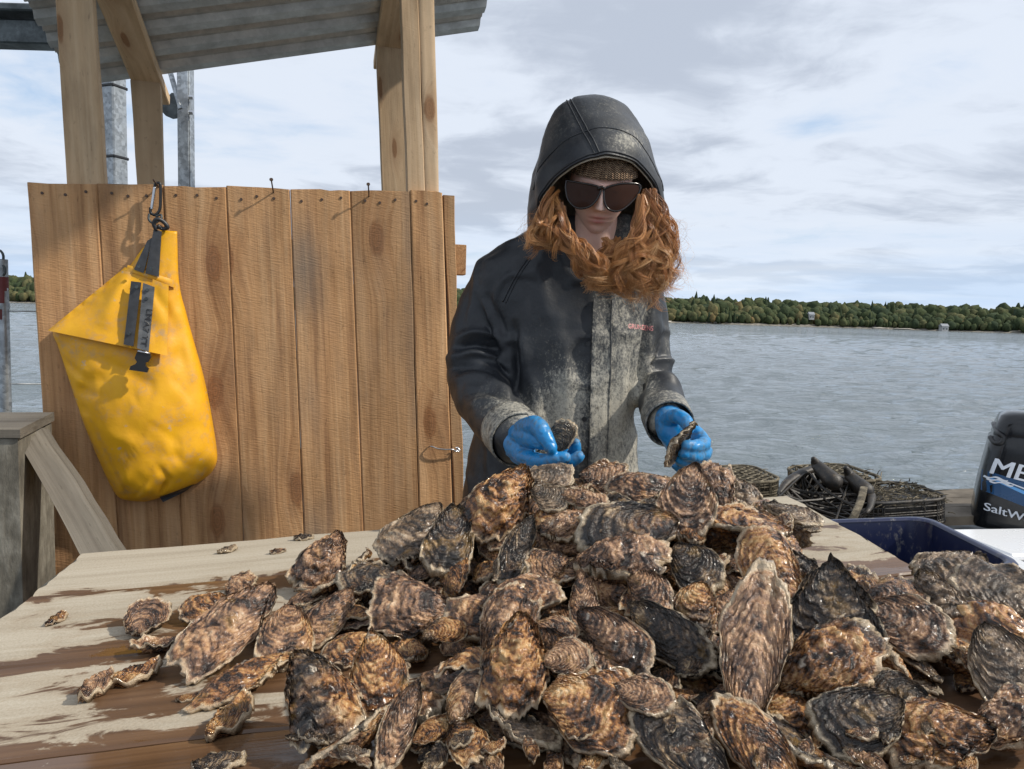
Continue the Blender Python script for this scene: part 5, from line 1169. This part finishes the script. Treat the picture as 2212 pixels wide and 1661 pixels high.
core = [loft([el(1275, 545, 1.86, 42, .05), el(1272, 600, 1.89, 48, .055), el(1235, 625, 1.92, 140, .08), el(1235, 720, 1.92, 150, .095), el(1228, 860, 1.92, 135, .09), el(1215, 1000, 1.92, 145, .10), el(1210, 1090, 1.92, 140, .10)]),
        tube([U(1278, 590, 1.88), HL(0, -.02, -.06)], [.058, .052], 20), limb([(1090, 632, 1.93), (1035, 790, 1.91), (1030, 825, 1.87), (1120, 945, 1.62)], [.045, .042, .040, .030]), limb([(1385, 640, 1.93), (1408, 800, 1.92), (1412, 830, 1.88), (1440, 915, 1.64)], [.045, .040, .038, .028])]
for sx in (-.085, .085):
    x0 = U(1210, 1090, 1.92)[0]+sx; dz_ = deckz(x0+sx*.3)
    core.append(tube([(x0, 1.93, 1.20), (x0, 1.92, 1.0), (x0+sx*.3, 1.90, .78), (x0+sx*.3, 1.94, dz_+.12), (x0+sx*.3, 1.93, dz_+.03)], [.10, .098, .072, .062, .058], 20, rnd=True)); core.append(tube([(x0+sx*.3, 1.97, dz_+.045), (x0+sx*.4, 1.83, dz_+.040)], [.045, .042], 16, rnd=True))
bv, bf = remesh(core, .012, 4); nb = len(bv)
mk('body', np.concatenate([bv, np.array(Hv)]), bf+[tuple(i+nb for i in f) for f in Hf], M['skin'], who, True,
   {'skin': np.concatenate([(bv[:, 2] > U(1280, 585, 1.88)[2]).astype(float)*(np.abs(bv[:, 0]-HC[0]) < .08), np.ones(len(Hv))]), 'lip': np.concatenate([np.zeros(nb), lipA])})

# --- jacket
tor = loft([el(1275, 470, 1.915, 105, .085), el(1270, 500, 1.915, 132, .095), el(1250, 535, 1.918, 170, .10), el(1230, 570, 1.92, 198, .105), el(1224, 605, 1.922, 208, .112), el(1226, 645, 1.922, 205, .120), el(1234, 695, 1.92, 190, .128), el(1230, 790, 1.915, 168, .126), el(1205, 890, 1.91, 170, .126), el(1194, 990, 1.91, 186, .132), el(1192, 1060, 1.91, 196, .138), el(1192, 1105, 1.91, 200, .140)])
armL = limb([(1105, 618, 1.93), (1060, 640, 1.93), (1036, 705, 1.925), (1027, 775, 1.90), (1030, 828, 1.865), (1062, 880, 1.765), (1095, 922, 1.675), (1112, 940, 1.63)], [.070, .072, .0745, .075, .0755, .070, .064, .061])
armR = limb([(1370, 622, 1.93), (1392, 650, 1.94), (1399, 720, 1.945), (1406, 790, 1.925), (1418, 832, 1.885), (1428, 868, 1.80), (1436, 892, 1.72), (1441, 905, 1.675)], [.060, .055, .052, .056, .059, .057, .055, .053])
jv, jf = remesh([tor, armL, armR], .0065, 8, .5)
nj = vnormals(jv, jf); jx, jy = np.array([proj(p) for p in jv]).T
def seg_d(x, y, A, B):
    A, B = np.array(A, float), np.array(B, float); d = B-A; t = np.clip(((x-A[0])*d[0]+(y-A[1])*d[1])/(d@d), 0, 1); return np.hypot(x-A[0]-t*d[0], y-A[1]-t*d[1]), t
front = np.clip((nj@nrm(-_fw))*1.6+.25, 0, 1)
FOLD = [([(1035, 628), (1062, 680), (1085, 730), (1100, 790)], 11, .012), ([(1052, 640), (1080, 700), (1100, 760)], 8, -.012), ([(978, 735), (1015, 720), (1060, 722), (1098, 735)], 9, .011), ([(985, 752), (1030, 744), (1090, 760)], 7, -.012), ([(972, 775), (1020, 762), (1070, 775), (1105, 800)], 9, .012),
        ([(968, 800), (1020, 790), (1080, 812)], 7, -.010), ([(975, 828), (1030, 812), (1085, 835), (1108, 850)], 9, .010), ([(1000, 855), (1045, 842), (1085, 860)], 6, -.007), ([(1010, 880), (1050, 862), (1100, 868)], 7, .007), ([(1030, 905), (1070, 885), (1115, 880)], 6, -.005),
        ([(1112, 700), (1116, 800), (1112, 880)], 9, -.016), ([(1125, 720), (1128, 820)], 10, .007), ([(1150, 560), (1170, 620), (1180, 700)], 14, .006), ([(1195, 640), (1215, 760), (1230, 900)], 18, .006), ([(1160, 820), (1150, 900), (1165, 990)], 16, .008), ([(1185, 860), (1190, 960)], 12, -.006),
        ([(1425, 690), (1418, 760), (1400, 800)], 7, .008), ([(1400, 790), (1435, 778), (1462, 786)], 6, .012), ([(1398, 803), (1435, 795), (1465, 805)], 5, -.012), ([(1392, 820), (1430, 812), (1468, 830)], 6, .010), ([(1390, 845), (1430, 832), (1470, 855)], 6, -.006), ([(1385, 870), (1430, 858), (1472, 880)], 6, .006),
        ([(1402, 660), (1394, 740), (1382, 850), (1376, 930)], 7, -.014), ([(1340, 700), (1345, 850), (1335, 1000)], 20, .004), ([(1360, 760), (1366, 900)], 9, -.004)]
disp = np.zeros(len(jv))
for pl, wd_, am in FOLD:
    Q = spline(np.array([np.append(p, 0) for p in pl]), 10)[:, :2]; dm = np.full(len(jv), 1e9); tt_ = np.zeros(len(jv))
    for k in range(9):
        d_, t_ = seg_d(jx, jy, Q[k], Q[k+1]); up_ = d_ < dm; dm = np.where(up_, d_, dm); tt_ = np.where(up_, (k+t_)/9, tt_)
    disp += am*np.exp(-(dm/wd_)**2)*np.sin(np.pi*np.clip(tt_*.92+.04, 0, 1))**.6*front
disp *= 1.25; disp += .006*np.clip(1-np.abs(vnoise(jv*np.array([11, 11, 8.])+3))*4, 0, 1)*front-.002; disp += .0045*fbm(jv*np.array([9, 9, 5.]), 3)+.0022*fbm(jv*26, 2); disp *= np.clip((jv[:, 2]-1.12)/.05, .2, 1)
jv = jv+nj*disp[:, None]
def mudmap(x, y, front):
    def bl(cx, cy, sx, sy): return np.exp(-((x-cx)/sx)**2-((y-cy)/sy)**2)
    m_ = .62*bl(1215, 840, 52, 80)+.62*bl(1180, 950, 70, 80)+.5*bl(1240, 930, 45, 110)+.16*bl(1160, 720, 60, 60)
    rt = 1/(1+np.exp(-(x-1278)/3.0)); m_ = np.maximum(m_, rt*(1/(1+np.exp((x-1412)/5)))*np.clip(.38+.55*(y-640)/250, .30, .95))
    m_ += .68*bl(1110, 885, 48, 34)+.22*bl(1045, 860, 40, 50)+.55*bl(1425, 865, 45, 40)+.35*bl(1440, 740, 14, 60)
    return np.clip(m_, 0, 1)*front
mud = mudmap(jx, jy, front)
jk = mk('jacket', jv, jf, M['jacket'], who, True, {'mud': mud})
bvj = BVHTree.FromPolygons([Vector(v) for v in jv], jf)
def jdecal(name, V2, Fc, off, mat, parent=jk, attrs=True):
    o = decal(name, V2, Fc, bvj, off, mat, parent)
    if attrs:
        co = np.array([v.co[:] for v in o.data.vertices]); pxy = np.array([proj(p) for p in co]); at = o.data.attributes.new('mud', 'FLOAT', 'POINT'); at.data.foreach_set('value', mudmap(pxy[:, 0], pxy[:, 1], 1.0))
    o.data.polygons.foreach_set('use_smooth', [True]*len(o.data.polygons)); return o
# storm flap down the front: a sheet standing a little off the chest, with a turned edge
def flap_x(y): return 1281-(y-652)*.036
Vp = []; ny_, nxx = 46, 9; sol = []
for i in range(ny_+1):
    y = 646+i*(1052-646)/ny_
    for j in range(nxx): x = flap_x(y)+j/(nxx-1)*(41-(y-646)*.004); p = hit(bvj, x, y, .010-.006*(j/(nxx-1))**1.5+.0015*math.sin(i*.8)*(j == 0)); Vp.append(p)
ok = all(p is not None for p in Vp); Vp = [p if p is not None else Vp[0] for p in Vp]; n_ = len(Vp); Bk = [p+np.array([0, .0065, 0]) for p in Vp]; Fp = []
for i in range(ny_):
    for j in range(nxx-1): a = i*nxx+j; Fp.append((a, a+nxx, a+nxx+1, a+1)); Fp.append((n_+a+1, n_+a+nxx+1, n_+a+nxx, n_+a))
    a = i*nxx; Fp.append((a, n_+a, n_+a+nxx, a+nxx)); a = i*nxx+nxx-1; Fp.append((a, a+nxx, n_+a+nxx, n_+a))
pxy = np.array([proj(p) for p in Vp+Bk]); mk('storm_flap', Vp+Bk, Fp, M['jacket'], jk, True, {'mud': mudmap(pxy[:, 0]+4, pxy[:, 1], 1.0)}, 50)
def seam(pts, r, off, name='seam', n=40):
    P = [hit(bvj, x, y, off) for x, y in spline(np.array([np.append(p, 0) for p in pts]), n)[:, :2]]; P = [p for p in P if p is not None]
    o = mk(name, *tube(P, r, 6), M['jacket'], jk, True); at = o.data.attributes.new('mud', 'FLOAT', 'POINT'); co = np.array([v.co[:] for v in o.data.vertices]); q = np.array([proj(p) for p in co]); at.data.foreach_set('value', .6*mudmap(q[:, 0], q[:, 1], 1.0)); return o
seam([(1141, 556), (1112, 600), (1086, 652)], .0022, .0006); seam([(1147, 558), (1118, 602), (1092, 655)], .0016, .0004)
seam([(1322, 648), (1318, 760), (1314, 880), (1308, 1040)], .0020, .0045)
for (x, y) in ((1270, 743), (1262, 905)): p = hit(bvj, x, y, .001); mk('snap_button', *tube([p, p+np.array([0, -.003, 0])], .006, 12), M['black'], jk, True, sharp=40)
jdecal('chest_print', *text_px('GRUNDENS', (1356, 710), (1409, 714), 10.5, 0.0, 0), .0035, M['pink'], attrs=False)
# sleeve ends: cuff bands with a tab
def band(name, P0, P1, r0, r1, mudv, mat=None):
    P = spline([P0, (np.array(P0)+P1)/2, P1], 8); o = mk(name, *tube(P, np.linspace(r0, r1, 8), 28, caps=False), mat or M['jacket'], jk, True); n = len(o.data.vertices)
    o.data.attributes.new('mud', 'FLOAT', 'POINT').data.foreach_set('value', np.full(n, mudv)); s = o.modifiers.new('thick', 'SOLIDIFY'); s.thickness = .004; return o
band('cuff', U(1098, 925, 1.665), U(1120, 950, 1.60), .0655, .064, .75); band('cuff', U(1437, 893, 1.715), U(1447, 916, 1.645), .0575, .0555, .5)
mk('cuff_tab', *box(U(1118, 921, 1.59), (.068, .006, .022), np.array([nrm(U(1158, 905, 1.585)-U(1080, 928, 1.60)), [0, 1, 0], [0, 0, 1]]), .002), M['jacket'], jk).data.attributes.new('mud', 'FLOAT', 'POINT').data.foreach_set('value', np.full(24, .85))

# --- hood
HR = [[(1158, 600, 1.86), (1153, 530, 1.82), (1161, 455, 1.775), (1185, 405, 1.74), (1237, 358, 1.675), (1312, 332, 1.658), (1374, 347, 1.685), (1411, 388, 1.76), (1427, 440, 1.80), (1428, 520, 1.81), (1412, 600, 1.86)],
      [(1146, 600, 1.88), (1142, 520, 1.85), (1146, 440, 1.815), (1166, 372, 1.785), (1216, 306, 1.715), (1300, 276, 1.695), (1372, 292, 1.705), (1411, 346, 1.785), (1431, 412, 1.815), (1434, 510, 1.85), (1422, 600, 1.88)],
      [(1142, 600, 1.92), (1138, 505, 1.905), (1142, 420, 1.885), (1164, 335, 1.865), (1206, 240, 1.825), (1262, 206, 1.81), (1335, 213, 1.815), (1385, 264, 1.86), (1418, 350, 1.885), (1431, 490, 1.905), (1424, 600, 1.92)],
      [(1150, 600, 1.99), (1145, 505, 2.0), (1155, 425, 2.0), (1182, 335, 1.985), (1217, 258, 1.97), (1268, 222, 1.955), (1330, 230, 1.96), (1374, 277, 1.975), (1404, 352, 2.0), (1418, 485, 2.0), (1412, 600, 1.99)],
      [(1190, 600, 2.03), (1190, 505, 2.06), (1200, 435, 2.075), (1222, 375, 2.07), (1248, 325, 2.06), (1285, 305, 2.05), (1325, 314, 2.055), (1350, 348, 2.065), (1370, 402, 2.075), (1378, 490, 2.06), (1375, 600, 2.03)],
      [(1270, 600, 2.04), (1275, 520, 2.075), (1278, 460, 2.09), (1280, 420, 2.09), (1284, 395, 2.085), (1287, 385, 2.08), (1290, 390, 2.08), (1293, 400, 2.085), (1295, 425, 2.09), (1298, 500, 2.075), (1300, 600, 2.04)]]
nu_, nv_ = 72, 44; RW = np.array([spline([U(*p) for p in row], nu_) for row in HR]); HG = np.stack([spline(RW[:, j], nv_) for j in range(nu_)], 1)   # [v, u, 3]
Ih = np.arange(nu_*nv_).reshape(nv_, nu_); Fh = [(Ih[i, j], Ih[i+1, j], Ih[i+1, j+1], Ih[i, j+1]) for i in range(nv_-1) for j in range(nu_-1)]
hv = HG.reshape(-1, 3); hn = vnormals(hv, Fh); cen_h = np.array([U(1290, 420, 1.88)[0], 1.88, U(1290, 420, 1.88)[2]]); sgn = np.sign(((hv-cen_h)*hn).sum(1)); hn = hn*(1 if sgn.mean() > 0 else -1)
uu_ = np.tile(np.linspace(0, 1, nu_), nv_); vv_ = np.repeat(np.linspace(0, 1, nv_), nu_)
hd = .0065*fbm(hv*np.array([8, 8, 12.]), 3)+.0015*fbm(hv*30, 2)
hd += -.004*np.exp(-((uu_-.20-.25*vv_)/.035)**2)*np.exp(-((vv_-.2)/.25)**2)+.004*np.exp(-((uu_-.27-.2*vv_)/.04)**2)*np.exp(-((vv_-.2)/.3)**2)-.003*np.exp(-((vv_-.205)/.014)**2)*np.exp(-((uu_-.5)/.26)**4)-.004*np.exp(-((uu_-.47+.05*vv_)/.010)**2)*(vv_ < .5)
hv = hv+hn*hd[:, None]; inn = hv-hn*.0045; N_ = len(hv)
Fa = [f if sgn.mean() > 0 else f[::-1] for f in Fh]; Fb2 = [tuple(N_+i for i in f[::-1]) for f in Fa]; edge = [(Ih[0, j], Ih[0, j+1]) for j in range(nu_-1)]+[(Ih[i, 0], Ih[i+1, 0]) for i in range(nv_-1)]+[(Ih[i, nu_-1], Ih[i+1, nu_-1]) for i in range(nv_-1)]
Fe = [(a, b, N_+b, N_+a) for a, b in edge]
hx_, hy_ = np.array([proj(p) for p in hv]).T; hm = .03+.12*np.abs(fbm(hv*9, 3))+.55*np.exp(-((hx_-1360)/28)**2-((hy_-305)/26)**2)+.16*np.exp(-((hx_-1300)/60)**2-((hy_-260)/60)**2)+.12*np.exp(-((hx_-1390)/30)**2-((hy_-330)/50)**2)
hood = mk('hood', np.concatenate([hv, inn]), Fa+Fb2+Fe, M['jacket'], who, True, {'mud': np.concatenate([hm, hm])}, 70)
mk('inner_lining', hv-hn*.0062, [f[::-1] for f in Fa if min(f) >= nu_], M['liner'], hood, True)
def hood_line(u0, v0, u1, v1, r, lift, n=40):
    P = []
    for t in np.linspace(0, 1, n):
        u, v = (u0+(u1-u0)*t)*(nu_-1), (v0+(v1-v0)*t)*(nv_-1); i, j = int(min(v, nv_-2)), int(min(u, nu_-2)); a, b = v-i, u-j
        q = lambda A: (A[Ih[i, j]]*(1-a)*(1-b)+A[Ih[i+1, j]]*a*(1-b)+A[Ih[i, j+1]]*(1-a)*b+A[Ih[i+1, j+1]]*a*b); P.append(q(hv)+q(hn)*lift)
    o = mk('seam', *tube(P, r, 6), M['jacket'], hood, True); o.data.attributes.new('mud', 'FLOAT', 'POINT').data.foreach_set('value', np.full(len(o.data.vertices), .14)); return o
hood_line(.478, .015, .448, .46, .0019, .0012); hood_line(.466, .015, .436, .46, .0017, .0010); hood_line(.24, .215, .80, .195, .0017, .0008); hood_line(.02, .02, .98, .02, .0022, .0006, 90)
# pale lining that shows inside the rim
lv = [];
for k, (s, dy) in enumerate(((0, .001), (.35, .004), (1, .012))):
    for j in range(nu_): q = inn[Ih[min(int(s*5), nv_-1), j]]; cc = np.array([cen_h[0], q[1], cen_h[2]+.03]); d_ = nrm(cc-q); lv.append(q+d_*(.003+.010*s)+np.array([0, dy*.8, 0]))
I3 = np.arange(3*nu_).reshape(3, nu_); ln = mk('hood_lining', lv, [(I3[i, j], I3[i, j+1], I3[i+1, j+1], I3[i+1, j]) for i in range(2) for j in range(6, nu_-7)], M['liner'], hood, True); ln.modifiers.new('t', 'SOLIDIFY').thickness = .003

# --- knitted hat
kv, kc = [], []; nb_ = 140
for i in range(30):
    ph = .02+(1.30)*i/29
    for j in range(nb_):
        lo = 2*math.pi*j/nb_; rib = .0016*math.cos(lo*34); nx, ny, nz = math.sin(ph)*math.sin(lo), math.sin(ph)*math.cos(lo), math.cos(ph); e = .010+rib+(.003 if i > 22 else 0)
        kv.append(HL((.073+e)*nx, (.094+e)*ny, (.104+e)*nz)); kc.append((lo/(2*math.pi)*68, ph*26, 0))
mk('knitted_hat', kv, [(i*nb_+j, (i+1)*nb_+j, (i+1)*nb_+(j+1) % nb_, i*nb_+(j+1) % nb_) for i in range(29) for j in range(nb_)], M['knit'], who, True, {'kc': np.array(kc)}).modifiers.new('t', 'SOLIDIFY').thickness = .006

# --- sunglasses
sg = empty('sunglasses', HL(0, .1, 0)); sg.parent = who; sg.matrix_parent_inverse = who.matrix_basis.inverted()
LL = [(1224, 390), (1260, 396), (1295, 405), (1293, 424), (1274, 446), (1246, 449), (1227, 431), (1222, 405)]; RL = [(1304, 408), (1322, 401), (1350, 396), (1381, 399), (1378, 420), (1354, 446), (1334, 456), (1315, 452), (1306, 436)]
def gY(x): return 1.690+abs(x-1300)**2*.0000042
for pts in (LL, RL):
    ring_ = spline([U(x, y, gY(x)) for x, y in pts+pts[:1]], 49)[:-1]; c = ring_.mean(0); Vl = [c+np.array([0, -.006, 0])]+[c+(p-c)*s+np.array([0, -.006*(1-s*s), 0]) for s in (.4, .75, 1.0) for p in ring_]; n = 48
    Fl = [(0, 1+(j+1) % n, 1+j) for j in range(n)]+[(1+k*n+j, 1+k*n+(j+1) % n, 1+(k+1)*n+(j+1) % n, 1+(k+1)*n+j) for k in range(2) for j in range(n)]
    mk('lens', Vl, Fl, M['lens'], sg, True); mk('rim', *tube(np.concatenate([ring_, ring_[:1]]), .0024, 8, caps=False), M['frame'], sg, True)
mk('bridge', *tube(spline([U(1292, 408, 1.688), U(1300, 404, 1.684), U(1306, 409, 1.688)], 10), .0036, 8), M['frame'], sg, True)
for (x, y, s) in ((1223, 391, -1), (1383, 399, 1)): a = U(x, y, gY(x)); mk('temple', *tube(spline([a, HL(s*.080, .06, .012), HL(s*.082, -.005, .008)], 14), .0034, 8, flat=1.6), M['frame'], sg, True)

# --- hair: locks of strands wound around guides
rgh = np.random.default_rng(12); HVv, HFf, HA = [], [], []; ho = 0
def strand(P, r0, shade):
    global ho
    n = len(P); r_ = r0*np.clip(np.linspace(1.1, .25, n), .25, 1); T, N, B = frames(P); t = np.array([0, 2.094, 4.188])
    V = (P[:, None]+(N[:, None]*np.cos(t)[None, :, None]+B[:, None]*np.sin(t)[None, :, None])*r_[:, None, None]).reshape(-1, 3); I = np.arange(n*3).reshape(n, 3)+ho
    HFf.append(np.stack([I[:-1], I[1:], np.roll(I, -1, 1)[1:], np.roll(I, -1, 1)[:-1]], -1).reshape(-1, 4)); HVv.append(V); ho += n*3
    HA.append(np.stack([np.full(n*3, shade), np.repeat(np.linspace(0, 1, n), 3), np.zeros(n*3)], 1))
def lock(pts, nst=28, rad=.011, turns=2.5, spread=.0026, r0=.00070, frizz=.0010, n=38):
    G = spline([U(*p) for p in pts], n); T, N, B = frames(G); t = np.linspace(0, 1, n); ph0 = rgh.uniform(0, 6.28); s = rgh.choice([-1, 1]); shade0 = np.clip(rgh.normal(.54, .22), .05, 1.0)
    for k in range(nst):
        o = rgh.normal(0, spread, 2); ph = ph0+rgh.normal(0, .16)+s*turns*2*np.pi*(1+rgh.normal(0, .03))*t**1.1; rr = rad*(.15+.95*t**.7)*(1+rgh.normal(0, .12)); m_ = min(n, int(n*rgh.uniform(.82, 1.0)))
        P = G+(N*np.cos(ph)[:, None]+B*np.sin(ph)[:, None])*rr[:, None]+N*o[0]*(.6+.6*t)[:, None]+B*o[1]*(.6+.6*t)[:, None]; q = np.stack([t*5, np.full(n, k*3.7+ph0*9), np.full(n, 1.)], 1)
        P = P+np.stack([vnoise(q), vnoise(q+31), vnoise(q+77)], 1)*frizz*(.3+t)[:, None]*1.6; strand(P[:m_], r0*rgh.uniform(.75, 1.25), np.clip(shade0+rgh.normal(0, .13), 0, 1))
ru = rgh.uniform
for k in range(26): lock([(ru(1176, 1216), ru(402, 446), 1.735), (ru(1155, 1212), ru(462, 488), 1.700), (ru(1135, 1226), ru(498, 526), 1.695), (ru(1120, 1240), ru(516, 562), ru(1.70, 1.735))], turns=ru(1.0, 2.2), rad=ru(.010, .019))
for k in range(20): lock([(ru(1200, 1222), ru(436, 470), 1.708), (ru(1208, 1240), ru(506, 530), 1.690), (ru(1248, 1290), ru(552, 585), 1.695), (ru(1250, 1322), ru(596, 640), ru(1.70, 1.73))], turns=ru(1.2, 2.4), rad=ru(.010, .019))
for k in range(44): lock([(ru(1386, 1418), ru(404, 450), 1.735), (ru(1380, 1446), ru(480, 530), 1.708), (ru(1355, 1450), ru(555, 600), 1.70), (ru(1340, 1466), ru(606, 678), ru(1.695, 1.74))], turns=ru(1.4, 2.8), rad=ru(.011, .021))
for k in range(30): lock([(ru(1325, 1375), ru(512, 528), 1.752), (ru(1300, 1392), ru(545, 565), 1.725), (ru(1275, 1400), ru(588, 612), 1.712), (ru(1262, 1405), ru(615, 654), ru(1.71, 1.75))], turns=ru(1.2, 2.4), rad=ru(.010, .018))
for k in range(14): lock([(ru(1378, 1394), ru(420, 450), 1.712), (ru(1364, 1388), ru(492, 515), 1.698), (ru(1318, 1372), ru(545, 575), 1.695), (ru(1300, 1372), ru(590, 640), ru(1.70, 1.72))], turns=ru(1.2, 2.2), rad=ru(.009, .016))
for k in range(16): lock([(ru(1395, 1420), ru(410, 450), 1.735), (ru(1425, 1455), ru(470, 520), 1.712), (ru(1438, 1460), ru(545, 600), 1.71), (ru(1432, 1468), ru(600, 650), 1.725)], turns=ru(1.4, 2.8), rad=ru(.012, .022), nst=12, spread=.004)
for k in range(10): lock([(ru(1228, 1248), ru(515, 530), 1.695), (ru(1250, 1280), ru(535, 555), 1.688), (ru(1270, 1310), ru(560, 590), 1.692), (ru(1258, 1300), ru(612, 640), 1.705)], turns=ru(1.0, 2.0), rad=ru(.009, .016))
for k in range(16): lock([(ru(1292, 1340), ru(513, 526), 1.742), (ru(1288, 1340), ru(545, 562), 1.722), (ru(1272, 1335), ru(575, 600), 1.712), (ru(1258, 1335), ru(600, 636), 1.71)], turns=ru(1.0, 2.0), rad=ru(.008, .014))
for k in range(150):
    if rgh.random() < .4: lock([(ru(1165, 1215), ru(430, 470), 1.735), (ru(1130, 1200), ru(470, 510), 1.71), (ru(1095, 1190), ru(480, 560), 1.71)], 1, ru(.008, .03), ru(.6, 2.2), .001, .00034, .004)
    else: lock([(ru(1400, 1430), ru(430, 520), 1.735), (ru(1430, 1470), ru(480, 590), 1.71), (ru(1440, 1495), ru(450, 660), 1.71)], 1, ru(.008, .03), ru(.6, 2.2), .001, .00034, .004)
hr = mk('hair', np.concatenate(HVv), np.concatenate(HFf), M['hair'], who, True, {'hv': np.concatenate(HA)})

# --- gloved hands, each closed on an oyster
def hand(name, chains, palm, cuffpts, label):
    parts = [limb(p, r_, n=16, seg=16) for p, r_ in chains]
    for p, r_ in palm: parts.append(limb(p, r_, n=12, seg=20))
    V, Fc = remesh(parts, .0028, 5, .5); N = vnormals(V, Fc); V = V+N*(.0010*fbm(V*70, 2)-.0012*np.clip(1-np.abs(vnoise(V*48+5))*5, 0, 1))[:, None]
    c = U(*cuffpts); d = np.linalg.norm(V-c, axis=1); o = mk(name, V, Fc, M['glove'], who, True, {'cuff': np.exp(-(d/.030)**2)}); o['label'] = label; return o
hand('glove', [([(1118, 938, 1.575), (1142, 921, 1.53), (1163, 922, 1.485), (1178, 946, 1.465), (1190, 968, 1.455)], [.023, .022, .0195, .0165, .0135]),
               ([(1125, 938, 1.565), (1150, 946, 1.515), (1172, 958, 1.485)], [.026, .023, .014]),
               ([(1128, 985, 1.53), (1160, 994, 1.485), (1190, 994, 1.462), (1221, 988, 1.455)], [.017, .0155, .0145, .0125]),
               ([(1132, 990, 1.555), (1170, 1004, 1.51), (1215, 1006, 1.485), (1250, 986, 1.478)], [.017, .0155, .0145, .0125]),
               ([(1130, 985, 1.585), (1175, 1000, 1.555), (1222, 996, 1.53), (1241, 975, 1.515), (1243, 958, 1.508)], [.0165, .015, .014, .013, .0118]),
               ([(1125, 980, 1.605), (1165, 992, 1.59), (1205, 992, 1.575), (1226, 980, 1.565)], [.0155, .014, .013, .011])],
     [([(1108, 942, 1.625), (1118, 958, 1.585), (1130, 975, 1.55)], [.036, .036, .027]), ([(1112, 962, 1.62), (1130, 985, 1.575)], [.032, .024]), ([(1105, 946, 1.65), (1112, 952, 1.61)], [.036, .037])], (1100, 950, 1.60), 'blue rubber glove cupping a rounded oyster palm up')
hand('glove', [([(1440, 920, 1.625), (1448, 904, 1.59), (1466, 900, 1.555), (1482, 912, 1.53), (1488, 926, 1.515)], [.019, .0175, .0165, .015, .0125]),
               ([(1478, 915, 1.60), (1506, 938, 1.575), (1521, 957, 1.545), (1502, 964, 1.505), (1483, 962, 1.492)], [.017, .0165, .016, .0145, .0125]),
               ([(1474, 930, 1.61), (1508, 960, 1.585), (1523, 978, 1.555), (1500, 984, 1.508), (1478, 980, 1.493)], [.017, .0165, .016, .0145, .0125]),
               ([(1466, 945, 1.62), (1500, 978, 1.60), (1512, 996, 1.57), (1490, 1000, 1.525), (1468, 994, 1.508)], [.0165, .016, .015, .0138, .012]),
               ([(1458, 955, 1.63), (1486, 990, 1.615), (1496, 1008, 1.59), (1478, 1012, 1.545), (1462, 1006, 1.53)], [.0155, .0148, .014, .0128, .0115])],
     [([(1446, 910, 1.655), (1458, 928, 1.615), (1470, 950, 1.59)], [.036, .040, .035]), ([(1455, 930, 1.635), (1468, 958, 1.60)], [.036, .032]), ([(1442, 900, 1.69), (1447, 908, 1.645)], [.034, .036])], (1442, 905, 1.66), 'blue rubber glove gripping a slim oyster like a stick')
def held(key, vi, px, py, Y, ang, lpx, nvec, label, stretch=None):
    me, V, L = KIND[key]['v'][vi]; ax = _r*math.cos(math.radians(ang))+_u*math.sin(math.radians(ang)); n = nrm(np.array(nvec)-ax*np.dot(nvec, ax)); R = np.stack([ax, np.cross(n, ax), n], 1); sc = lpx*Y/F/L
    o = bpy.data.objects.new('oyster', me); COL.objects.link(o); m_ = np.eye(4); m_[:3, :3] = R*sc; m_[:3, 3] = U(px, py, Y); o.matrix_world = Matrix(m_.tolist()); tag(o, label, 'oyster')
held('round', 1, 1212, 942, 1.492, 68, 82, (-.45, -.9, .15), 'rounded brown oyster held in the cupped blue glove')
held('thin', 0, 1466, 962, 1.487, 235, 112, (.80, -.35, .35), 'slim rusty oyster gripped edge-on in the closed blue glove')
